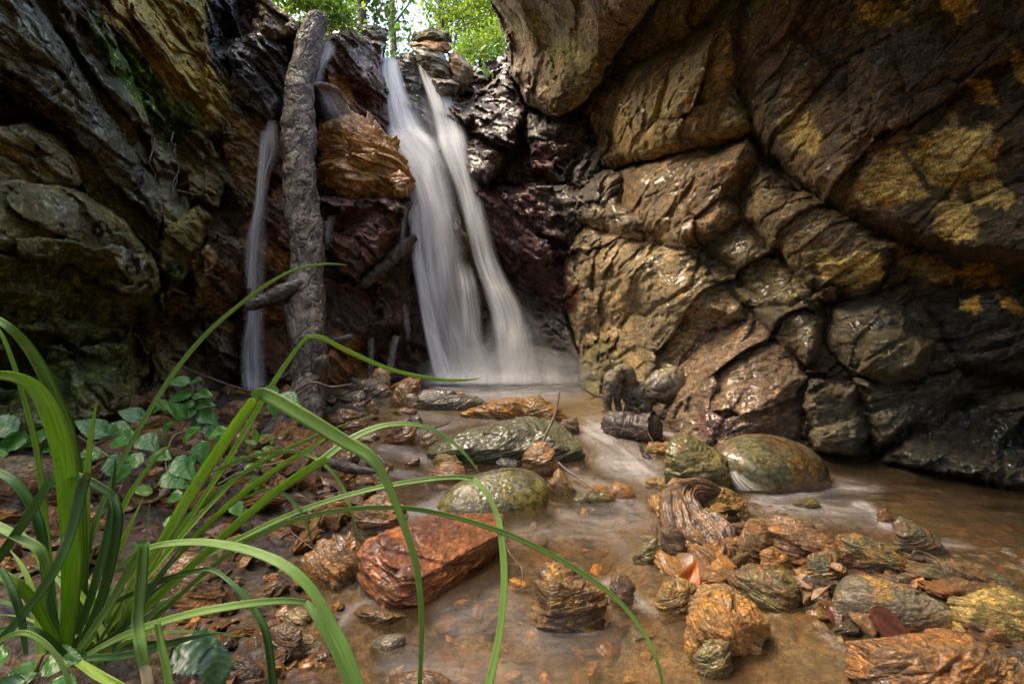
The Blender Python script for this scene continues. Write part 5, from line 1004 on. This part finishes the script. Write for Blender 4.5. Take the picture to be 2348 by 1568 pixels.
LM = [leaf_mesh(LF, 13, .34), leaf_mesh(LF, 11, .40, fold=.15, droop=.4), leaf_mesh(LF2, 9, .3, droop=.1), leaf_mesh(LF2, 1, .22, droop=.3, fold=.3)]
def place_leaf(md, p, length, ang, tilt, roll, parent, name='leaf'):
    """ang: direction seen from the front (0 = right, 90 = up); tilt: how far the tip leans toward the viewer"""
    from mathutils import Matrix
    a = math.radians(ang); x = Vector((math.cos(a) * math.cos(tilt), -math.sin(tilt), math.sin(a) * math.cos(tilt))).normalized()
    nrm = Vector((roll * .6, -.65, .8)); z = (nrm - x * nrm.dot(x)).normalized(); y = z.cross(x)
    o = bpy.data.objects.new(name, md); COL.objects.link(o); M = Matrix((x, y, z)).transposed().to_4x4(); M = Matrix.Translation(Vector(p) - (parent.location if parent else Vector())) @ M @ Matrix.Scale(length, 4)
    if parent: o.parent = parent
    o.matrix_local = M; return o
def build_bramble():
    rr = random.Random(9)
    def plant(label, stems, leaves, cat='plant', name='bramble'):
        c = W(*stems[0][0][:2], stems[0][0][2]); t = empty(name, c); tag(t, label, cat)
        for s in stems:
            o = tube('stem', [T(x, y, d, r) for x, y, d, r in s], M_STEM, n=30, seg=7); recentre(o, c); o.parent = t; o.location = (0, 0, 0)
        for x, y, L, ang, d, k in leaves:
            place_leaf(LM[k], W(x, y, d), L * rr.uniform(.7, 1.15) / F * d, ang + rr.uniform(-15, 15), rr.uniform(0, .5), rr.uniform(-.5, .5), t)
    k = NT('green_stem'); k.bsdf(Base_Color=(.12, .13, .05, 1), Roughness=.5); M_STEM = k.m
    plant('tall compound-leaved sprig rising from the bank in front of the thin fall', [[(480,1060,1.75,.004),(462,980,1.75,.003),(445,900,1.75,.002),(436,872,1.75,.0015)], [(560,960,1.8,.003),(600,945,1.8,.003),(625,915,1.8,.002)]],
          [(436,878,62,178,1.75,0),(440,876,52,15,1.74,0),(440,905,68,188,1.74,0),(446,905,55,5,1.75,0),(448,925,45,200,1.73,1),(452,930,50,-2,1.74,0),(452,940,66,205,1.73,1),(455,945,60,-12,1.74,1),(462,965,60,215,1.72,0),(470,970,50,-30,1.73,0),
           (640,900,60,160,1.5,1),(640,905,70,-10,1.5,0),(625,915,55,-70,1.5,0),(600,925,40,150,1.78,2),(612,915,30,20,1.78,2),(625,880,30,60,1.8,2)])
    plant('spreading serrated leaves low on the bank behind the grass', [[(400,1120,1.45,.004),(380,1060,1.5,.003),(400,1000,1.55,.003),(450,985,1.6,.002)], [(300,1090,1.4,.003),(240,1040,1.45,.003),(180,1000,1.5,.002)], [(500,1110,1.4,.003),(560,1080,1.4,.003),(640,1060,1.4,.002)]],
          [(330,960,80,150,1.6,1),(345,955,70,20,1.6,0),(300,985,85,170,1.55,0),(320,1000,90,-20,1.5,1),(250,1000,80,160,1.5,0),(260,1010,75,10,1.5,1),(235,1040,70,200,1.45,1),(250,1045,85,-40,1.4,0),(330,1060,90,170,1.4,1),(350,1040,80,-10,1.45,1),(370,1010,70,60,1.5,0),
           (420,1010,70,30,1.5,1),(400,1050,75,-30,1.42,0),(370,1090,65,-10,1.38,1),(160,985,75,170,1.5,0),(140,1020,80,200,1.45,1),(110,1000,80,180,1.45,1),(60,1015,90,190,1.4,1),(40,990,90,170,1.4,1),(20,1040,80,200,1.35,0),(430,960,60,120,1.6,0),(390,940,60,150,1.65,2),
           (460,1010,60,-60,1.45,1),(440,1040,60,-80,1.42,0),(300,1060,60,250,1.35,0),(200,1050,60,230,1.35,0),(480,1000,55,20,1.5,0),(340,1240,60,-100,1.1,1),(380,1190,55,-20,1.1,0),(530,1150,50,-40,1.2,0),(420,1130,60,200,1.2,1),(350,1130,60,150,1.25,2)])
    plant('small bright green seedlings at the water side of the bramble', [[(600,1075,1.45,.002),(605,1040,1.5,.0015),(590,1010,1.5,.001)]],
          [(590,1010,34,110,1.5,3),(592,1012,36,40,1.5,3),(590,1018,34,170,1.5,3),(600,1030,36,10,1.48,3),(600,1035,34,190,1.48,3),(605,1050,40,-10,1.46,3),(602,1050,38,160,1.46,3),(570,1040,32,100,1.5,3),(565,1045,34,200,1.5,3),(620,1020,28,60,1.5,2),(545,1060,40,150,1.4,2),(560,1070,44,-20,1.4,2),(580,1090,38,-60,1.35,2)], 'seedling', 'seedling')
    plant('broken clump of low dark leaves in the bottom left corner', [[(60,1590,.7,.004),(80,1540,.7,.003),(100,1500,.7,.002)]],
          [(100,1520,90,20,.7,1),(90,1540,80,160,.7,1),(60,1560,90,190,.68,0),(120,1560,70,-20,.66,1),(20,1500,80,200,.68,1),(160,1490,70,-30,.72,0)], 'plant', 'bramble')
    plant('tiny green sprout beside the driftwood nose', [[(1540,1215,1.62,.002),(1536,1195,1.62,.001)]], [(1536,1195,22,100,1.62,3),(1536,1198,22,20,1.62,3),(1538,1200,20,170,1.62,3),(1538,1205,22,-30,1.62,3)], 'seedling', 'seedling')
build_bramble()
def big_leaf():
    m = leaf_mat('dark_holed_leaf', (.02, .07, .025, 1), (.05, .12, .05, 1), freq=3, trans=.1, rough=.3)
    d = leaf_mesh(m, 15, .34, droop=.5, fold=.18); o = place_leaf(d, W(400, 1480, .72), 150 / F * .72, -8, .2, .2, None, 'fallen_leaf'); tag(o, 'glossy dark green leaf with holes lying at the foot of the grass', 'leaf')
    o = place_leaf(d, W(490, 1480, .7), 110 / F * .72, -75, .3, .2, None, 'fallen_leaf'); tag(o, 'second glossy dark leaf hanging down from the first at the bottom edge', 'leaf')
    r = leaf_mat('red_brown_leaf', (.07, .025, .018, 1), (.13, .05, .03, 1), freq=3, trans=.1, rough=.35, spots=False)
    d2 = leaf_mesh(r, 1, .34, veins=9, droop=.1, fold=.1); o = place_leaf(d2, W(1992, 1412, 1.0), 125 / F * 1.0, -24, .1, .1, None, 'fallen_leaf'); tag(o, 'dark red brown ribbed leaf lying on the speckled boulder', 'leaf')
    q = leaf_mat('orange_leaf', (.40, .10, .02, 1), (.5, .16, .03, 1), freq=3, trans=.3, rough=.35, spots=False)
    d3 = leaf_mesh(q, 1, .42, droop=1.6, fold=.6); o = place_leaf(d3, W(1570, 1345, 1.2), 60 / F * 1.2, 60, .1, .5, None, 'fallen_leaf'); tag(o, 'bright orange curled leaf standing on the left end of the spit', 'leaf')
    br = leaf_mat('brown_litter', (.12, .06, .03, 1), (.26, .14, .07, 1), freq=3, trans=.1, rough=.5, spots=False); b2 = [leaf_mesh(br, 1, .34, droop=.9, fold=.5), leaf_mesh(br, 1, .28, droop=-.8, fold=.7), leaf_mesh(r, 1, .3, droop=.6, fold=.5)]
    rr = random.Random(21)
    zones = [([(180,890),(560,885),(860,960),(740,1030),(560,1060),(430,1000),(180,1010)], 150, 'curled brown dead leaf in the litter of the left bank', 'dead leaves on the left bank', .035, .026),
             ([(560,1050),(760,1060),(860,1150),(700,1240),(560,1160)], 50, 'brown dead leaf among the rusty chips by the water', 'dead leaves among the rusty chips', .02, .03),
             ([(1420,960),(1600,950),(1640,1005),(1500,1020)], 22, 'shred of dead leaf caught round the stump roots', 'dead leaves caught at the stump', .02, .045),
             ([(1700,1200),(2000,1300),(2200,1330),(2000,1420),(1800,1330)], 16, 'wet dead leaf plastered on the right spit', 'dead leaves on the right spit', .035, .03),
             ([(60,1000),(420,1010),(560,1150),(430,1400),(60,1450)], 80, 'dead leaf on the dark soil behind the grass', 'dead leaves on the soil behind the grass', .03, .028),
             ([(350,1420),(560,1440),(600,1560),(380,1580)], 10, 'dead leaf in the shade under the grass', 'dead leaves under the grass', .02, .03)]
    for poly, n, lab, grp, lift, sz in zones:
        p = np.array(poly); c = 0
        while c < n:
            x = rr.uniform(p[:, 0].min(), p[:, 0].max()); y = rr.uniform(p[:, 1].min(), p[:, 1].max())
            if poly_sd(poly, np.array([x]), np.array([y]))[0] < 0: continue
            d = ghit(x, y, lift + .02); o = bpy.data.objects.new('dead_leaf', rr.choice(b2)); COL.objects.link(o); pt = W(x, y, d); h, _ = bed_height(np.array([pt[0]]), np.array([pt[1]]))
            pt[2] = max(float(h[0]) + .03, pt[2] - .02); s = sz * rr.uniform(.8, 1.9); o.location = pt; o.scale = (s, s, s); o.rotation_euler = (rr.uniform(-.6, .6), rr.uniform(-.6, .6), rr.uniform(0, 6.28)); tag(o, lab, 'leaf', grp); c += 1
    for i in range(34):
        zx = rr.choice([(200,560,900,960),(560,850,930,1010),(560,830,1060,1240),(1400,1600,950,1005)]); x = rr.uniform(zx[0], zx[1]); y = rr.uniform(zx[2], zx[3]); d = ghit(x, y, .06); L = rr.uniform(.04, .13); a = rr.uniform(0, 3.14); p0 = W(x, y, d); dx, dy = math.cos(a) * L, math.sin(a) * L * .6
        pts = [(p0[0] - dx, p0[1] - dy, p0[2] - .01, .0015), (p0[0], p0[1], p0[2] + rr.uniform(0, .02), .0025), (p0[0] + dx, p0[1] + dy, p0[2] + rr.uniform(-.02, .03), .001)]
        tag(recentre(tube('twig', pts, M_TWIG, n=10, seg=5), p0), 'short broken twig in the litter', 'twig', 'twigs in the litter')
big_leaf()

# ------------------------------------------------------------------ trees and shrubs beyond the lip
def crown_mat(name, a, b):
    k = NT(name); ob = k.noise(k.pos(), 2.2, 3, .6); c = k.mix(k.rng(ob, .35, .65, 0, 1), a, b)
    b = k.bsdf(Base_Color=c, Roughness=.5); tl = k.n('ShaderNodeBsdfTranslucent'); k.put(tl.inputs[0], k.mix(1, c, (1.25, 1.3, .6, 1), 'MULTIPLY')); m = k.n('ShaderNodeMixShader'); m.inputs[0].default_value = .55
    k.t.links.new(b.outputs[0], m.inputs[1]); k.t.links.new(tl.outputs[0], m.inputs[2]); k.t.links.new(m.outputs[0], k.out.inputs[0]); return k.m
CR1 = crown_mat('bright_foliage', (.10, .19, .025, 1), (.22, .30, .05, 1)); CR2 = crown_mat('deep_foliage', (.03, .07, .012, 1), (.09, .17, .025, 1))  # bright green and darker green leaf colours
M_TRUNK = wood_mat('dark_tree_bark', (.05, .038, .03, 1), (.11, .085, .07, 1), .8, 2, 0)  # dark grey-brown bark
def crown(blobs, n, size, mat, parent, seed, name='crown'):
    rr = np.random.default_rng(seed); tot = sum(b[4] for b in blobs); C = []
    for x, y, d, (rx, ry, rd), wt in blobs:
        m = int(n * wt / tot); nc = max(6, m // 14); c = W(x, y, d); s = d / F
        q = rr.normal(size=(nc, 3)); q /= np.linalg.norm(q, axis=1)[:, None]; q *= rr.random(nc)[:, None] ** .45
        cc = c + q * np.array([rx * s, rd, ry * s]); idx = rr.integers(0, nc, m); C.append(cc[idx] + rr.normal(size=(m, 3)) * size * 1.7)
    C = np.concatenate(C); m = len(C); a = rr.normal(size=(m, 3)); a /= np.linalg.norm(a, axis=1)[:, None]; b = np.cross(a, rr.normal(size=(m, 3))); b /= np.linalg.norm(b, axis=1)[:, None]; nn = np.cross(a, b)
    L = size * rr.uniform(.6, 1.3, m)[:, None]; Wd = L * .32
    V = np.stack([C - a * L * .5, C - a * L * .1 + b * Wd + nn * L * .05, C + a * L * .5, C - a * L * .1 - b * Wd + nn * L * .05], 1).reshape(-1, 3)
    o = mesh(name, V, np.arange(m * 4).reshape(-1, 4), mat, None, smooth=False); recentre(o, parent.location); o.parent = parent; o.location = (0, 0, 0); return o
def tree(label, trunk, limbs, blobs, n, size, mat, seed, cat='tree', name='tree'):
    c = W(trunk[0][0], trunk[0][1], trunk[0][2]); t = empty(name, c); tag(t, label, cat)
    for i, p in enumerate([trunk] + limbs):
        o = tube('trunk' if i == 0 else 'limb', [T(*q) for q in p], M_TRUNK, n=50, seg=14 if i == 0 else 8, disp=bark_disp(.3) if i == 0 else None); recentre(o, c); o.parent = t; o.location = (0, 0, 0)
    crown(blobs, n, size, mat, t, seed)
tree('slim dark tree standing on the lip above the main fall', [(842,125,5.9,.06),(836,80,5.9,.05),(830,30,5.9,.048),(822,-20,5.95,.045),(815,-90,6,.04)], [[(828,10,5.9,.02),(860,-20,5.9,.012),(890,-40,5.9,.006)], [(824,-20,5.95,.02),(790,-60,5.9,.01)], [(857,58,5.9,.012),(862,30,5.9,.008),(864,10,5.9,.004)]],
     [(880,8,5.9,(34,20,.25),3),(860,-40,5.9,(70,40,.4),3),(800,-40,5.9,(60,40,.4),2)], 700, .075, CR2, 1)
tree('bright green leafy shrub overhanging above the log top', [(640,-120,5.0,.03),(650,-60,5.0,.025),(670,-20,5.0,.015)], [[(650,-60,5.0,.012),(720,-10,5.0,.01),(790,30,5.0,.004)], [(660,-40,5,.01),(690,20,5,.004)]],
     [(690,0,5.0,(70,24,.3),5),(745,12,5.0,(60,26,.3),5),(775,40,5.05,(22,22,.15),2),(630,-5,5.0,(30,14,.2),2),(720,-60,5.0,(120,50,.5),4)], 2600, .055, CR1, 2, 'shrub', 'shrub')
tree('fine-leaved tree behind the capstones, left of the overhang', [(1010,150,7.6,.05),(1015,60,7.6,.045),(1005,-40,7.6,.04)], [[(1014,70,7.6,.02),(1060,20,7.6,.012),(1100,-40,7.6,.008)], [(1012,40,7.6,.015),(970,0,7.6,.008)], [(1040,120,7.3,.012),(1050,60,7.2,.01),(1075,10,7.2,.006)]],
     [(1010,25,7.6,(45,45,.5),3),(1060,50,7.4,(60,60,.6),6),(1110,60,7.2,(45,60,.5),5),(1130,10,7.2,(50,60,.5),4),(1050,-60,7.4,(130,60,.8),5)], 6500, .06, CR1, 3)
tree('low sprawling shrub on the rim between capstones and overhang', [(1100,150,6.6,.02),(1105,110,6.5,.015),(1115,70,6.5,.008)], [[(1100,140,6.6,.008),(1070,110,6.5,.005)], [(1110,110,6.5,.008),(1150,90,6.4,.004)]],
     [(1090,120,6.5,(50,24,.3),4),(1135,95,6.4,(35,35,.25),4),(1065,105,6.6,(25,22,.2),2)], 1800, .05, CR1, 4, 'shrub', 'shrub')
tree('pale backlit tree far behind the notch of the falls', [(905,150,11,.08),(900,60,11,.07),(895,-80,11,.06)], [[(900,60,11,.03),(930,20,11,.02),(960,-20,11,.01)]],
     [(925,70,11,(20,22,.6),2),(905,130,10,(16,12,.4),2),(890,-60,11,(80,30,1),2)], 420, .10, CR2, 5)
tree('dark leaved tree beyond the left rim', [(760,120,8,.08),(765,20,8,.07),(770,-100,8,.06)], [[(765,30,8,.03),(720,-30,8,.02)]], [(760,20,8,(35,40,.6),3),(720,-20,8,(60,60,.6),3)], 1800, .085, CR1, 6)
def ferns():
    rr = random.Random(31)
    spots = [('small fern on the left wall above the moss', 235, 60, 2.9), ('green sprout hanging from the rim right of the capstones', 1125, 115, 5.3), ('tiny ivy sprig low on the rim right of the capstones', 1118, 172, 5.2)]
    for lab, x, y, d in spots:
        d = float(base_depth(np.array([x]), np.array([y]))[0]) - .45 if x < 600 else d
        t = empty('sprig', W(x, y, d)); tag(t, lab, 'plant')
        for i in range(9): place_leaf(LM[3], W(x + rr.uniform(-12, 12), y + rr.uniform(-14, 14), d), rr.uniform(14, 26) / F * d, rr.uniform(-180, 180), .2, rr.uniform(-1, 1), t)
ferns()
# ------------------------------------------------------------------ camera, sky, sun
cam = bpy.data.cameras.new('camera'); co = bpy.data.objects.new('camera', cam); COL.objects.link(co)
cam.lens = 18; cam.sensor_width = 36; cam.clip_start = .05; cam.clip_end = 1000
co.location = (0, 0, H); co.rotation_euler = (math.radians(90), 0, 0); SC.camera = co
w = bpy.data.worlds.new('World'); SC.world = w; w.use_nodes = True; nt = w.node_tree; bg = nt.nodes['Background']
sky = nt.nodes.new('ShaderNodeTexSky'); sky.sky_type = 'NISHITA'; sky.sun_disc = False
EL, AZ = math.radians(58), math.radians(-82)          # the sun stands high to the left, softened by the canopy
sky.sun_elevation = EL; sky.sun_rotation = AZ; sky.air_density = 1.0; sky.dust_density = 5.0; sky.ozone_density = 0.2
nt.links.new(sky.outputs[0], bg.inputs[0]); bg.inputs[1].default_value = .15
sl = bpy.data.lights.new('sun', 'SUN'); so = bpy.data.objects.new('sun', sl); COL.objects.link(so)
sl.energy = 2.3; sl.angle = math.radians(45); sl.color = (1, .85, .62)
d = Vector((math.sin(AZ) * math.cos(EL), math.cos(AZ) * math.cos(EL), math.sin(EL)))
so.rotation_euler = d.to_track_quat('Z', 'Y').to_euler(); so.location = d * 20
SC.view_settings.view_transform = 'Standard'; SC.view_settings.look = 'None'; SC.view_settings.gamma = 1
SC.view_settings.exposure = 1.98
SC.render.engine = 'CYCLES'; SC.cycles.use_denoising = True
SC.cycles.max_bounces = 8; SC.cycles.transparent_max_bounces = 24; SC.cycles.diffuse_bounces = 4
SC.cycles.caustics_reflective = False; SC.cycles.caustics_refractive = False
